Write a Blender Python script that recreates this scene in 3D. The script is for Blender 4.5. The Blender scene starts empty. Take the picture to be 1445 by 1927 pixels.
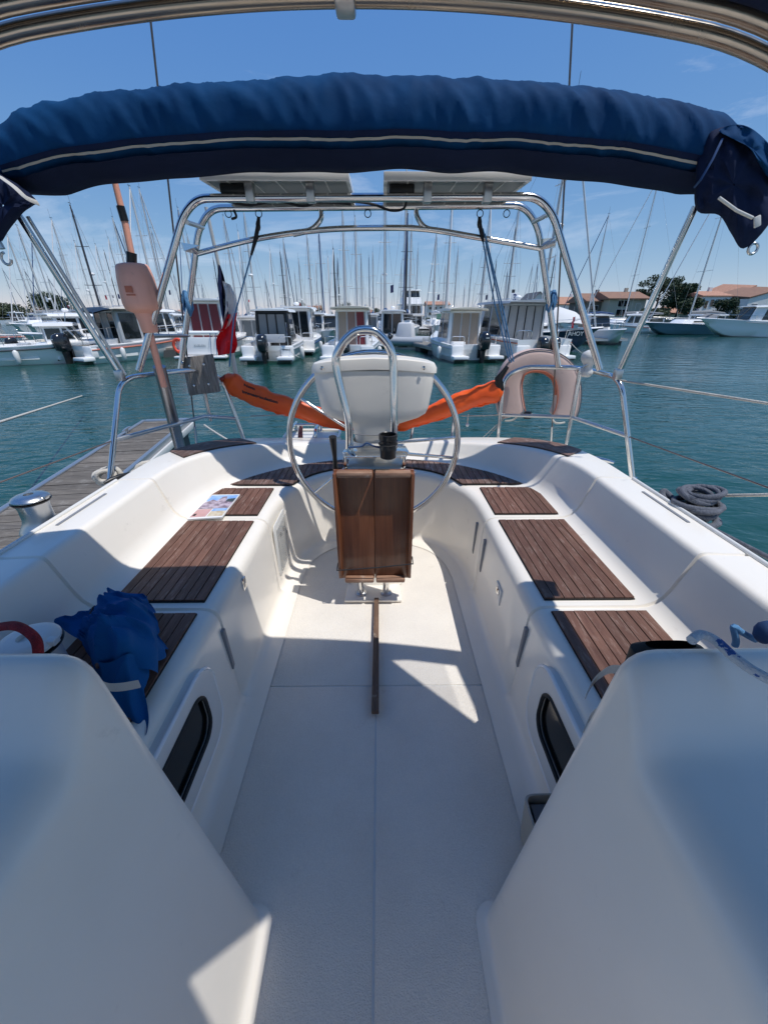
import bpy, bmesh, math, random
from mathutils import Vector, Matrix, Euler, noise
R = math.radians
random.seed(7)
S = bpy.context.scene
COL = S.collection

# ------------------------------------------------------------------ camera
CAM = Vector((0.02, 0.0, 1.25)); FPX = 724.0; PITCH = 27.0; YAW = -0.53
cd = bpy.data.cameras.new('camera'); cam = bpy.data.objects.new('camera', cd); COL.objects.link(cam)
cam.location = CAM; cam.rotation_euler = (R(90 - PITCH), 0, R(YAW))
cd.sensor_fit = 'VERTICAL'; cd.sensor_height = 24.0; cd.lens = FPX / 1927 * 24.0
cd.clip_start = 0.02; cd.clip_end = 6000
S.camera = cam
# ------------------------------------------------------------------ sky and sun
SUNV = Vector((0.38, -0.17, 1.0)).normalized()
EL = math.asin(SUNV.z); AZ = math.atan2(SUNV.x, SUNV.y)
w = bpy.data.worlds.new('World'); S.world = w; w.use_nodes = True
wn = w.node_tree.nodes; wl = w.node_tree.links; wn.clear()
sky = wn.new('ShaderNodeTexSky'); sky.sky_type = 'NISHITA'; sky.sun_disc = False
sky.sun_elevation = EL; sky.sun_rotation = AZ; sky.altitude = 0; sky.air_density = 0.7; sky.dust_density = 0.0; sky.ozone_density = 2.0
wtc = wn.new('ShaderNodeTexCoord'); wmp = wn.new('ShaderNodeMapping'); wmp.inputs['Scale'].default_value = (1.2, 2.2, 7.0)
wmp.inputs['Rotation'].default_value = (0.0, R(12), R(20)); wmp.inputs['Location'].default_value = (3.1, 0.4, 0.0)
wno = wn.new('ShaderNodeTexNoise'); wno.inputs['Scale'].default_value = 1.7; wno.inputs['Detail'].default_value = 9; wno.inputs['Roughness'].default_value = 0.62; wno.inputs['Distortion'].default_value = 0.5
wrp = wn.new('ShaderNodeValToRGB'); wrp.color_ramp.elements[0].position = 0.54; wrp.color_ramp.elements[0].color = (0, 0, 0, 1)
wrp.color_ramp.elements[1].position = 0.80; wrp.color_ramp.elements[1].color = (0.6, 0.6, 0.6, 1)
wmx = wn.new('ShaderNodeMixRGB'); wmx.inputs[2].default_value = (4.6, 5.0, 5.8, 1)
bg = wn.new('ShaderNodeBackground'); bg.inputs['Strength'].default_value = 0.1
wo = wn.new('ShaderNodeOutputWorld')
wl.new(wtc.outputs['Generated'], wmp.inputs['Vector']); wl.new(wmp.outputs[0], wno.inputs['Vector']); wl.new(wno.outputs['Fac'], wrp.inputs[0])
wl.new(wrp.outputs[0], wmx.inputs[0]); 
sep = wn.new('ShaderNodeSeparateColor'); com = wn.new('ShaderNodeCombineColor'); wl.new(sky.outputs[0], sep.inputs[0])
for ch, (g_, k_) in enumerate(((.92, .57), (.58, .445), (.18, .415))):          # deep, even blue of a clear noon sky
    m1 = wn.new('ShaderNodeMath'); m1.operation = 'MULTIPLY'; m1.inputs[1].default_value = .085; wl.new(sep.outputs[ch], m1.inputs[0])
    m2 = wn.new('ShaderNodeMath'); m2.operation = 'POWER'; m2.inputs[1].default_value = g_; wl.new(m1.outputs[0], m2.inputs[0])
    m3 = wn.new('ShaderNodeMath'); m3.operation = 'MULTIPLY'; m3.inputs[1].default_value = k_ / .1; wl.new(m2.outputs[0], m3.inputs[0]); wl.new(m3.outputs[0], com.inputs[ch])
wl.new(com.outputs[0], wmx.inputs[1]); wl.new(wmx.outputs[0], bg.inputs['Color']); wl.new(bg.outputs[0], wo.inputs['Surface'])
sl = bpy.data.lights.new('sun', 'SUN'); sl.energy = 2.0; sl.angle = R(0.53); sl.color = (1.0, 0.97, 0.925)
so = bpy.data.objects.new('sun', sl); COL.objects.link(so); so.rotation_euler = SUNV.to_track_quat('Z', 'Y').to_euler(); so.location = (2, -1, 6)
S.view_settings.view_transform = 'Standard'; S.view_settings.look = 'None'; S.view_settings.gamma = 1.0
S.view_settings.exposure = 0.86
S.cycles.use_denoising = True
S.cycles.max_bounces = 12; S.cycles.diffuse_bounces = 9; S.cycles.transparent_max_bounces = 12; S.cycles.caustics_reflective = False; S.cycles.caustics_refractive = False

# ------------------------------------------------------------------ helpers
_R = Euler((R(90 - PITCH), 0, R(YAW))).to_matrix()
def P(u, v, x=None, y=None, z=None):
    """a point of the place: sight direction (u, v) met with a plane of known distance, side or height"""
    d = _R @ Vector(((u - 722.5) / FPX, (963.5 - v) / FPX, -1.0))
    if x is not None: t = (x - CAM.x) / d.x
    elif y is not None: t = (y - CAM.y) / d.y
    else: t = (z - CAM.z) / d.z
    return CAM + d * t
V = Vector
WZ = -0.62                                     # water level

def mesh(vs, fs, smooth=None):
    m = bpy.data.meshes.new('mesh'); m.from_pydata([tuple(v) for v in vs], [], fs); m.update()
    bm = bmesh.new(); bm.from_mesh(m); bmesh.ops.recalc_face_normals(bm, faces=bm.faces); bm.to_mesh(m); bm.free()
    if smooth is not None:
        for p in m.polygons: p.use_smooth = True
        m.set_sharp_from_angle(angle=R(smooth))
    return m
def obj(name, m, mat=None, parent=None, loc=None, rot=None):
    m2 = m if not isinstance(m, tuple) else mesh(*m)
    o = bpy.data.objects.new(name, m2); COL.objects.link(o); m2.name = name
    if mat is not None and not m2.materials: m2.materials.append(M[mat])
    if parent is not None: o.parent = parent
    if loc is not None: o.location = loc
    if rot is not None: o.rotation_euler = rot
    return o
def tag(o, label=None, cat=None, group=None, kind=None):
    if label: o['label'] = label
    if cat: o['category'] = cat
    if group: o['group'] = group
    if kind: o['kind'] = kind
    return o
def thing(name, label, cat, loc=(0, 0, 0), rz=0.0, group=None):
    o = bpy.data.objects.new(name, None); o.empty_display_size = 0.1; COL.objects.link(o); o.location = loc; o.rotation_euler = (0, 0, rz)
    return tag(o, label, cat, group)
def clone(o, parent=None):
    c = o.copy(); COL.objects.link(c); c.parent = parent
    for ch in list(o.children): clone(ch, c)
    return c
class MB:
    """collects pieces of one mesh"""
    def __init__(s): s.v = []; s.f = []
    def add(s, vs, fs):
        n = len(s.v); s.v += [V(v) for v in vs]; s.f += [tuple(i + n for i in f) for f in fs]; return s
    def box(s, c, d, rot=None):
        hx, hy, hz = d[0] / 2, d[1] / 2, d[2] / 2
        vs = [V((a * hx, b * hy, e * hz)) for a in (-1, 1) for b in (-1, 1) for e in (-1, 1)]
        if rot: m = Euler(rot).to_matrix(); vs = [m @ q for q in vs]
        return s.add([V(c) + q for q in vs], [(0, 1, 3, 2), (4, 6, 7, 5), (0, 4, 5, 1), (2, 3, 7, 6), (0, 2, 6, 4), (1, 5, 7, 3)])
    def tube(s, pts, r, n=10, caps=True, closed=False, flat=1.0):
        pts = [V(p) for p in pts]; k = len(pts); rr = r if isinstance(r, (list, tuple)) else [r] * k
        t0 = (pts[1] - pts[0]).normalized(); up = V((0, 0, 1)) if abs(t0.z) < .9 else V((0, 1, 0))
        nx = t0.cross(up).normalized(); rings = []; prev = t0
        for i, p in enumerate(pts):
            if closed: t = (pts[(i + 1) % k] - pts[i - 1]).normalized()
            elif i == 0: t = t0
            elif i == k - 1: t = (pts[i] - pts[i - 1]).normalized()
            else: t = ((pts[i + 1] - p).normalized() + (p - pts[i - 1]).normalized()).normalized()
            ax = prev.cross(t)
            if ax.length > 1e-7: nx = Matrix.Rotation(prev.angle(t), 3, ax.normalized()) @ nx
            nx = (nx - t * nx.dot(t)).normalized(); ny = t.cross(nx); prev = t
            rings.append([p + (nx * math.cos(a) + ny * math.sin(a) * flat) * rr[i] for a in [2 * math.pi * j / n for j in range(n)]])
        vs = [q for g in rings for q in g]; fs = []
        for i in range(k if closed else k - 1):
            a, b = i * n, ((i + 1) % k) * n
            fs += [(a + j, a + (j + 1) % n, b + (j + 1) % n, b + j) for j in range(n)]
        if caps and not closed: fs += [tuple(range(n))[::-1], tuple(range((k - 1) * n, k * n))]
        return s.add(vs, fs)
    def grid(s, rows, closed=False):
        k = len(rows); n = len(rows[0]); vs = [q for g in rows for q in g]; fs = []
        for i in range(k - 1):
            for j in range(n if closed else n - 1):
                fs.append((i * n + j, i * n + (j + 1) % n, (i + 1) * n + (j + 1) % n, (i + 1) * n + j))
        return s.add(vs, fs)
    def prism(s, poly, h, axis=2):
        """poly 2-D outline, thickness from h[0] to h[1] along axis"""
        def mk(p, q): return V((p[0], p[1], q)) if axis == 2 else (V((p[0], q, p[1])) if axis == 1 else V((q, p[0], p[1])))
        n = len(poly)
        return s.add([mk(p, h[0]) for p in poly] + [mk(p, h[1]) for p in poly], [tuple(range(n))[::-1], tuple(range(n, 2 * n))] + [(i, (i + 1) % n, n + (i + 1) % n, n + i) for i in range(n)])
    def lathe(s, prof, c=(0, 0, 0), n=20):
        c = V(c); rows = [[c + V((r * math.cos(2 * math.pi * j / n), r * math.sin(2 * math.pi * j / n), z)) for j in range(n)] for r, z in prof]
        s.grid(rows, True); k = len(s.v)
        if prof[-1][0] > 1e-4: s.f.append(tuple(range(k - n, k)))
        if prof[0][0] > 1e-4: s.f.append(tuple(range(k - n * len(prof), k - n * (len(prof) - 1)))[::-1])
        return s
    def sphere(s, c, r, n=12, sc=(1, 1, 1)):
        c = V(c); rows = [[c + V((r * sc[0] * math.sin(a) * math.cos(b), r * sc[1] * math.sin(a) * math.sin(b), r * sc[2] * math.cos(a))) for b in [2 * math.pi * j / n for j in range(n)]] for a in [math.pi * (i + .02) / (n // 2 + .04) for i in range(n // 2 + 1)]]
        return s.grid(rows, True)
    def mesh(s, smooth=None, bevel=None, seg=2):
        m = mesh(s.v, s.f)
        if bevel:
            bm = bmesh.new(); bm.from_mesh(m); bmesh.ops.remove_doubles(bm, verts=bm.verts, dist=1e-5)
            es = [e for e in bm.edges if len(e.link_faces) == 2 and e.calc_face_angle(0) > R(25)]
            bmesh.ops.bevel(bm, geom=es, offset=bevel, segments=seg, affect='EDGES', profile=.5, clamp_overlap=True)
            bm.to_mesh(m); bm.free(); smooth = smooth or 40
        if smooth is not None:
            for p in m.polygons: p.use_smooth = True
            m.set_sharp_from_angle(angle=R(smooth))
        return m
    def build(s, name, mat, parent=None, smooth=None, bevel=None, loc=None, rot=None, seg=2):
        return obj(name, s.mesh(smooth, bevel, seg), mat, parent, loc, rot)
def spline(pts, n=8, closed=False):
    pts = [V(p) for p in pts]; out = []; k = len(pts)
    for i in range(k if closed else k - 1):
        if closed: a, b, c, d = pts[i - 1], pts[i], pts[(i + 1) % k], pts[(i + 2) % k]
        else: a, b, c, d = pts[max(i - 1, 0)], pts[i], pts[i + 1], pts[min(i + 2, k - 1)]
        for j in range(n):
            t = j / n; out.append(.5 * ((2 * b) + (c - a) * t + (2 * a - 5 * b + 4 * c - d) * t * t + (3 * b - a - 3 * c + d) * t ** 3))
    if not closed: out.append(pts[-1])
    return out
def fillet(pts, rs, n=4):
    """round the corners of a polyline; rs gives one radius for each inner point"""
    pts = [V(p) for p in pts]; out = [pts[0]]
    for i in range(1, len(pts) - 1):
        r = rs[i - 1] if isinstance(rs, (list, tuple)) else rs
        a, b, c = pts[i - 1], pts[i], pts[i + 1]; d1 = (a - b); d2 = (c - b)
        l = min(r, d1.length * .48, d2.length * .48); p = b + d1.normalized() * l; q = b + d2.normalized() * l
        for j in range(n + 1):
            t = j / n; out.append(p * (1 - t) ** 2 + b * 2 * t * (1 - t) + q * t * t)
    out.append(pts[-1]); return out
def tube(name, pts, r, mat, parent=None, n=10, flat=1.0, closed=False):
    return MB().tube(pts, r, n, flat=flat, closed=closed).build(name, mat, parent, smooth=50)
def text(name, s, size, mat, parent, mtx, thick=0.0, align='CENTER', bold=0.0):
    c = bpy.data.curves.new('text', 'FONT'); c.body = s; c.size = size; c.align_x = align; c.align_y = 'CENTER'; c.extrude = thick; c.offset = bold
    t = bpy.data.objects.new('tmp', c); COL.objects.link(t); bpy.context.view_layer.update()
    m = bpy.data.meshes.new_from_object(t.evaluated_get(bpy.context.evaluated_depsgraph_get())); bpy.data.objects.remove(t)
    m.transform(mtx); m.materials.clear(); return obj(name, m, mat, parent)

# ------------------------------------------------------------------ materials
M = {}
def mat(name, col, rough=.5, metal=0.0, col2=None, nscale=6.0, nmix=(.35, .65), bump=0.0, bscale=60.0, stretch=(1, 1, 1), coat=0.0, spec=None, detail=6, rvar=0.0, dirt=None, dscale=3.0, alpha=None, orand=0.0, speck=0.0, dstretch=None):
    m = bpy.data.materials.new(name); m.use_nodes = True; nt = m.node_tree; N = nt.nodes; L = nt.links
    b = N['Principled BSDF']; b.inputs['Base Color'].default_value = (*col, 1); b.inputs['Roughness'].default_value = rough; b.inputs['Metallic'].default_value = metal
    if coat: b.inputs['Coat Weight'].default_value = coat; b.inputs['Coat Roughness'].default_value = .08
    if spec is not None: b.inputs['Specular IOR Level'].default_value = spec
    tc = N.new('ShaderNodeTexCoord'); mp = N.new('ShaderNodeMapping'); mp.inputs['Scale'].default_value = stretch; L.new(tc.outputs['Object'], mp.inputs['Vector'])
    src = None
    if col2 or rvar:
        n = N.new('ShaderNodeTexNoise'); n.inputs['Scale'].default_value = nscale; n.inputs['Detail'].default_value = detail; n.inputs['Roughness'].default_value = .6; L.new(mp.outputs[0], n.inputs['Vector'])
        rp = N.new('ShaderNodeValToRGB'); rp.color_ramp.elements[0].position = nmix[0]; rp.color_ramp.elements[1].position = nmix[1]
        rp.color_ramp.elements[0].color = (*col, 1); rp.color_ramp.elements[1].color = (*(col2 or col), 1); L.new(n.outputs['Fac'], rp.inputs[0]); src = rp.outputs[0]
        if rvar:
            mr = N.new('ShaderNodeMapRange'); mr.inputs['From Min'].default_value = .3; mr.inputs['From Max'].default_value = .7; mr.inputs['To Min'].default_value = max(rough - rvar, .02); mr.inputs['To Max'].default_value = rough + rvar
            L.new(n.outputs['Fac'], mr.inputs['Value']); L.new(mr.outputs[0], b.inputs['Roughness'])
    if dirt:
        n2 = N.new('ShaderNodeTexNoise'); n2.inputs['Scale'].default_value = dscale; n2.inputs['Detail'].default_value = 10; n2.inputs['Roughness'].default_value = .72; mp2 = N.new('ShaderNodeMapping'); mp2.inputs['Scale'].default_value = dstretch or (1, 1, 1); L.new(tc.outputs['Object'], mp2.inputs['Vector']); L.new(mp2.outputs[0], n2.inputs['Vector'])
        r2 = N.new('ShaderNodeValToRGB'); r2.color_ramp.elements[0].position = dirt[1]; r2.color_ramp.elements[1].position = dirt[2]; r2.color_ramp.elements[0].color = (0, 0, 0, 1); r2.color_ramp.elements[1].color = (1, 1, 1, 1); L.new(n2.outputs['Fac'], r2.inputs[0])
        mx = N.new('ShaderNodeMixRGB'); mx.inputs[1].default_value = (*col, 1); mx.inputs[2].default_value = (*dirt[0], 1); L.new(r2.outputs[0], mx.inputs[0])
        if src: L.new(src, mx.inputs[1])
        src = mx.outputs[0]
    if orand or speck:
        hs = N.new('ShaderNodeHueSaturation'); hs.inputs['Color'].default_value = (*col, 1)
        if src: L.new(src, hs.inputs['Color'])
        mr2 = N.new('ShaderNodeMapRange'); mr2.inputs['To Min'].default_value = 1 - (orand or speck); mr2.inputs['To Max'].default_value = 1 + (orand or speck)
        if orand: oi = N.new('ShaderNodeObjectInfo'); L.new(oi.outputs['Random'], mr2.inputs['Value'])
        else:
            n3 = N.new('ShaderNodeTexNoise'); n3.inputs['Scale'].default_value = 260; n3.inputs['Detail'].default_value = 2; L.new(tc.outputs['Object'], n3.inputs['Vector']); mr2.inputs['From Min'].default_value = .3; mr2.inputs['From Max'].default_value = .7; L.new(n3.outputs['Fac'], mr2.inputs['Value'])
        L.new(mr2.outputs[0], hs.inputs['Value']); src = hs.outputs[0]
    if src: L.new(src, b.inputs['Base Color'])
    if bump:
        nb = N.new('ShaderNodeTexNoise'); nb.inputs['Scale'].default_value = bscale; nb.inputs['Detail'].default_value = 4; L.new(mp.outputs[0], nb.inputs['Vector'])
        bp = N.new('ShaderNodeBump'); bp.inputs['Strength'].default_value = bump; bp.inputs['Distance'].default_value = .01; L.new(nb.outputs['Fac'], bp.inputs['Height']); L.new(bp.outputs[0], b.inputs['Normal'])
    if alpha is not None:
        out = N['Material Output']; tr = N.new('ShaderNodeBsdfTransparent'); ms = N.new('ShaderNodeMixShader'); ms.inputs[0].default_value = alpha; tr.inputs[0].default_value = (.93, .93, .93, 1)
        L.new(tr.outputs[0], ms.inputs[1]); L.new(b.outputs[0], ms.inputs[2]); L.new(ms.outputs[0], out.inputs['Surface'])
    M[name] = m; return m
mat('gelcoat', (.89, .835, .745), .28, col2=(.85, .795, .705), nscale=2.6, bump=.02, bscale=25, dirt=((.56, .51, .44), .63, .86), dscale=9, coat=.15)
mat('nonskid', (.86, .805, .72), .55, col2=(.79, .735, .655), nscale=3.5, bump=.5, bscale=330, dirt=((.50, .45, .38), .62, .86), dscale=8, speck=.045)
mat('oldwhite', (.74, .735, .71), .4, col2=(.68, .675, .65), nscale=1.5, dirt=((.40, .37, .33), .64, .85), dscale=2.5)
mat('boatwhite', (.90, .89, .87), .25, dirt=((.45, .43, .38), .66, .9), dscale=1.3, coat=.2)
mat('boatgrey', (.42, .44, .46), .35); mat('boatcream', (.66, .60, .49), .4); mat('navyhull', (.010, .016, .05), .15, coat=.4)
mat('steelhull', (.12, .20, .26), .25, coat=.2); mat('bluehull', (.28, .42, .52), .25, coat=.2); mat('greenboot', (.03, .10, .07), .6)
mat('steel', (.72, .71, .69), .13, 1.0, rvar=.06, nscale=14); mat('dullsteel', (.58, .58, .57), .33, 1.0, rvar=.10, nscale=9)
mat('brushed', (.36, .36, .36), .30, 1.0, rvar=.05, nscale=6); mat('alloy', (.55, .56, .57), .38, .9)
mat('mastalloy', (.62, .62, .60), .4, .35); mat('mastdark', (.05, .05, .055), .4); mat('wire', (.18, .15, .14), .4, .7)
mat('black', (.012, .012, .013), .35, rvar=.1); mat('rubber', (.02, .02, .02), .7); mat('enginecowl', (.012, .013, .016), .18, coat=.5)
mat('caulk', (.012, .011, .010), .8)
mat('teak', (.100, .042, .027), .62, col2=(.185, .092, .063), nscale=7, nmix=(.30, .72), stretch=(9, .9, 9), bump=.25, bscale=30, dirt=((.36, .27, .22), .54, .78), dscale=9, dstretch=(9, 1.6, 9), orand=.22)
mat('teakaft', (.115, .062, .045), .62, col2=(.20, .125, .10), nscale=7, nmix=(.30, .72), stretch=(9, 1.2, 9), bump=.25, bscale=30, dirt=((.38, .32, .29), .52, .74), dscale=6, dstretch=(6, 1.6, 6), orand=.25)
mat('varnish', (.23, .082, .034), .30, col2=(.14, .048, .021), nscale=5, nmix=(.3, .7), stretch=(14, 14, .8), bump=.12, bscale=20, dirt=((.46, .36, .28), .70, .73), dscale=26, coat=.12)
mat('wornwood', (.40, .24, .16), .55, col2=(.20, .10, .06), nscale=8, stretch=(1, 10, 10), dirt=((.55, .47, .40), .56, .72), dscale=12)
mat('stick', (.20, .12, .075), .7, col2=(.11, .065, .045), nscale=9, stretch=(12, 1, 12), bump=.2, dirt=((.42, .36, .30), .58, .75), dscale=14)
mat('greywood', (.19, .165, .135), .85, col2=(.11, .095, .08), nscale=5, stretch=(1.2, 14, 1), bump=.5, bscale=18, dirt=((.28, .26, .23), .54, .74), dscale=9, orand=.22)
mat('boardwood', (.34, .31, .28), .85, col2=(.17, .15, .135), nscale=10, stretch=(9, 9, 1.2), bump=.6, bscale=14)
mat('dockside', (.10, .10, .10), .8); mat('dockdeck', (.26, .24, .21), .85, col2=(.17, .155, .135), nscale=3, stretch=(6, .6, 1))
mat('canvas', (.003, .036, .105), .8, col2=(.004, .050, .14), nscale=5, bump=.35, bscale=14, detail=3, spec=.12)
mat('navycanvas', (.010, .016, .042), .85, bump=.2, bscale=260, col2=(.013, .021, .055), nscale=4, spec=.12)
mat('bluebag', (.005, .085, .26), .72, bump=.2, bscale=300, col2=(.006, .10, .30), nscale=3, spec=.12)
mat('tape', (.40, .37, .32), .75, bump=.2, bscale=200); mat('thread', (.45, .47, .52), .8)
mat('zip', (.62, .60, .55), .4); mat('webbing', (.50, .48, .44), .8, bump=.3, bscale=400)
mat('orange', (1.0, .135, .016), .42, col2=(.95, .105, .012), nscale=7, bump=.3, bscale=11, detail=3); mat('orangedark', (.35, .04, .01), .6)
mat('pink', (.92, .46, .34), .5, col2=(.86, .40, .29), nscale=4, dirt=((.42, .20, .14), .64, .85), dscale=8)
mat('horseshoe', (.70, .52, .46), .65, col2=(.64, .46, .40), nscale=3, dirt=((.36, .25, .22), .62, .82), dscale=9)
mat('salmon', (.55, .16, .09), .6); mat('rope', (.62, .58, .51), .85, bump=.6, bscale=160, col2=(.52, .48, .42), nscale=20)
mat('greyrope', (.085, .095, .12), .85, bump=.6, bscale=200, col2=(.14, .15, .18), nscale=40); mat('bluerope', (.10, .27, .50), .8, bump=.5, bscale=200)
mat('redrope', (.36, .02, .03), .85, bump=.8, bscale=220, col2=(.20, .012, .02), nscale=60); mat('blackrope', (.02, .02, .025), .8)
mat('fleckrope', (.58, .60, .62), .85, bump=.6, bscale=200, col2=(.03, .10, .32), nscale=34, nmix=(.60, .62)); mat('pinkrope', (.45, .20, .17), .85, col2=(.16, .05, .06), nscale=50, nmix=(.45, .55))
mat('flagblue', (.012, .018, .085), .8); mat('flagwhite', (.85, .85, .86), .8); mat('flagred', (.85, .016, .03), .75)
mat('paper', (.80, .80, .79), .3); mat('printsky', (.13, .32, .72), .3, col2=(.38, .56, .85), nscale=18); mat('printrock', (.20, .15, .20), .3, col2=(.55, .46, .55), nscale=38, nmix=(.42, .6)); mat('printpink', (.62, .36, .36), .3, col2=(.55, .30, .28), nscale=20); mat('printsand', (.52, .40, .24), .3, col2=(.72, .66, .55), nscale=34); mat('printhill', (.05, .07, .08), .3); mat('ink', (.03, .02, .02), .6); mat('inkblue', (.01, .03, .16), .5)
mat('glass', (.012, .016, .018), .05, spec=.6, coat=.3); mat('portglass', (.006, .007, .007), .12, spec=.25); mat('lightglass', (.16, .19, .21), .08, coat=.3)
mat('vinyl', (.5, .5, .5), .08, alpha=.08); mat('clearcover', (.7, .7, .68), .08, alpha=.35)
mat('cell', (.02, .025, .035), .12, coat=.5); mat('panelback', (.33, .34, .34), .45, col2=(.28, .29, .29), nscale=3); mat('celldark', (.20, .21, .22), .4)
mat('curtainred', (.16, .012, .022), .6, coat=.2); mat('curtainbrown', (.23, .145, .12), .6, coat=.2); mat('curtaintan', (.33, .26, .20), .6, coat=.2); mat('curtaingrey', (.30, .30, .30), .6, coat=.2)
mat('fender', (.72, .72, .70), .4); mat('lifering', (.75, .08, .04), .5); mat('coverwhite', (.66, .66, .66), .7, bump=.6, bscale=3); mat('covergrey', (.22, .23, .24), .8); mat('coverblue', (.02, .06, .16), .8); mat('coverbeige', (.45, .36, .24), .8); mat('covergreen', (.03, .10, .07), .8)
mat('tileroof', (.50, .27, .18), .85, col2=(.38, .19, .12), nscale=2.5, bump=.5, bscale=8); mat('brownroof', (.30, .17, .11), .85, col2=(.24, .13, .09), nscale=2, bump=.4, bscale=8); mat('greyroof', (.12, .12, .13), .8)
mat('wallwhite', (.82, .80, .76), .85); mat('wallcream', (.52, .46, .36), .85, dirt=((.36, .31, .25), .55, .8), dscale=.6); mat('walldark', (.16, .14, .12), .85)
mat('bark', (.07, .05, .04), .9); mat('leaf', (.022, .045, .020), .7, col2=(.045, .075, .030), nscale=.8); mat('leafgrey', (.05, .07, .035), .7, col2=(.08, .10, .05), nscale=.8)
mat('quaystone', (.30, .28, .25), .9, col2=(.22, .21, .19), nscale=.4); mat('grass', (.07, .09, .045), .9, col2=(.12, .115, .07), nscale=.05); mat('rust', (.20, .09, .04), .85, col2=(.11, .05, .03), nscale=3)
mat('bin', (.42, .40, .35), .6); mat('grey', (.22, .23, .25), .6); mat('lampwhite', (.74, .73, .70), .35)
def water_mat():
    m = bpy.data.materials.new('water'); m.use_nodes = True; nt = m.node_tree; N = nt.nodes; L = nt.links; b = N['Principled BSDF']
    b.inputs['Base Color'].default_value = (.008, .058, .049, 1); b.inputs['Roughness'].default_value = .06; b.inputs['IOR'].default_value = 1.333; b.inputs['Specular IOR Level'].default_value = .5
    tc = N.new('ShaderNodeTexCoord'); last = None; bumps = []
    for sc, st, dist, strg, rot in ((.5, (1.0, 2.2, 1), .060, .9, 12), (1.9, (1.0, 2.4, 1), .048, .9, -8), (6.5, (1, 1.8, 1), .011, .8, 25)):
        mp = N.new('ShaderNodeMapping'); mp.inputs['Scale'].default_value = st; mp.inputs['Rotation'].default_value = (0, 0, R(rot)); L.new(tc.outputs['Object'], mp.inputs['Vector'])
        n = N.new('ShaderNodeTexNoise'); n.inputs['Scale'].default_value = sc; n.inputs['Detail'].default_value = 3; n.inputs['Distortion'].default_value = .7; L.new(mp.outputs[0], n.inputs['Vector'])
        bp = N.new('ShaderNodeBump'); bp.inputs['Strength'].default_value = strg; bp.inputs['Distance'].default_value = dist; L.new(n.outputs['Fac'], bp.inputs['Height'])
        if sc > 1:                                     # calm and ruffled patches
            pn = N.new('ShaderNodeTexNoise'); pn.inputs['Scale'].default_value = .09; pn.inputs['Detail'].default_value = 2; L.new(tc.outputs['Object'], pn.inputs['Vector'])
            pr_ = N.new('ShaderNodeMapRange'); pr_.inputs['From Min'].default_value = .38; pr_.inputs['From Max'].default_value = .62; pr_.inputs['To Min'].default_value = .45; pr_.inputs['To Max'].default_value = 1.0; L.new(pn.outputs['Fac'], pr_.inputs['Value']); L.new(pr_.outputs[0], bp.inputs['Strength'])
        if last: L.new(last.outputs[0], bp.inputs['Normal'])
        last = bp
    L.new(last.outputs[0], b.inputs['Normal']); M['water'] = m
water_mat()

# ================================================================== setting
tag(MB().box((0, 1400, WZ - .5), (5200, 3000, 1.0)).build('water', 'water'), kind='structure')
tag(MB().prism([(-1500, 135), (-260, 120), (-120, 150), (-60, 150), (0, 150), (46, 150), (58, 92), (160, 74), (1500, 60), (1500, 2600), (-1500, 2600)], (WZ - 3, WZ + 1.3)).build('land', 'grass'), kind='structure')
tag(MB().prism([(57, 91), (160, 73), (400, 66), (400, 67.5), (160, 75), (58, 93)], (WZ - 3, WZ + 1.9)).build('quay', 'quaystone'), kind='structure')

# ================================================================== own yacht: mouldings
yacht = thing('sailing_yacht', 'white sailing yacht whose cockpit and stern fill the foreground, teak seats', 'yacht', (0, 0, WZ))
def yobj(o): o.location.z -= WZ; return o               # parts are written in cockpit heights
Y0 = 1.60
ROWS = [  # x, z, x exponent, y at the stern, z at the stern
    (.40, .004, 2.6, 2.03, .004), (.488, .004, 2.6, 2.11, .004), (.500, .420, 2.6, 2.17, .420), (.905, .420, 2.05, 2.42, .425),
    (.968, .622, 2.1, 2.49, .505), (1.130, .615, 2.9, 2.62, .495), (1.150, .48, 2.9, 2.64, .42), (1.33, .47, 3.0, 2.72, .40), (1.35, .30, 3.0, 2.74, .30), (1.60, .28, 3.2, 2.86, .28), (1.56, -.75, 3.2, 2.80, -.75)]
RAD = [.06, .05, .07, .020, .016, .015, .02, .02, .04]
def row_at(i, s):
    """s <= 1: straight side at y = s-range; s = ('y', y) or ('t', theta)"""
    x, z, n, yc, zc = ROWS[i]
    if s[0] == 'y': return V((x, s[1], z))
    th = s[1]; f = math.sin(th); e = 2.0 / n
    g = min(1, th / (math.pi / 2)); zz = z + (zc - z) * (g * g * (3 - 2 * g))
    return V((x * math.cos(th) ** e if th < math.pi / 2 - 1e-6 else 0.0, Y0 + (yc - Y0) * f ** e, zz))
def stations(thmax):
    out = [('y', q, 0) for q in (.38, .5, .65, .8, .9, .946)] + [('y', .950, 1), ('y', .956, 1)] + [('y', q, 0) for q in (.960, 1.1, 1.25, 1.4, 1.5, 1.556)] + [('y', 1.560, 1), ('y', 1.566, 1), ('y', 1.570, 0)]
    n = 30
    for i in range(n + 1): out.append(('t', max(1e-4, thmax * i / n), 0))
    return out
def profile(s, lo, hi, sub=False):
    pts = [row_at(i, s) for i in range(len(ROWS))]
    if s[2]:
        for i in range(len(pts)):
            pts[i] = pts[i] + V((.007 if i in (1, 2, 3, 4) else 0, 0, -.007 if i in (2, 3, 4, 5) else 0))
    a = fillet(pts, RAD, 4); k = [0] + [1 + 5 * (i - 1) for i in range(1, len(pts) - 1)] + [len(a) - 1]
    return a, k
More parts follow.
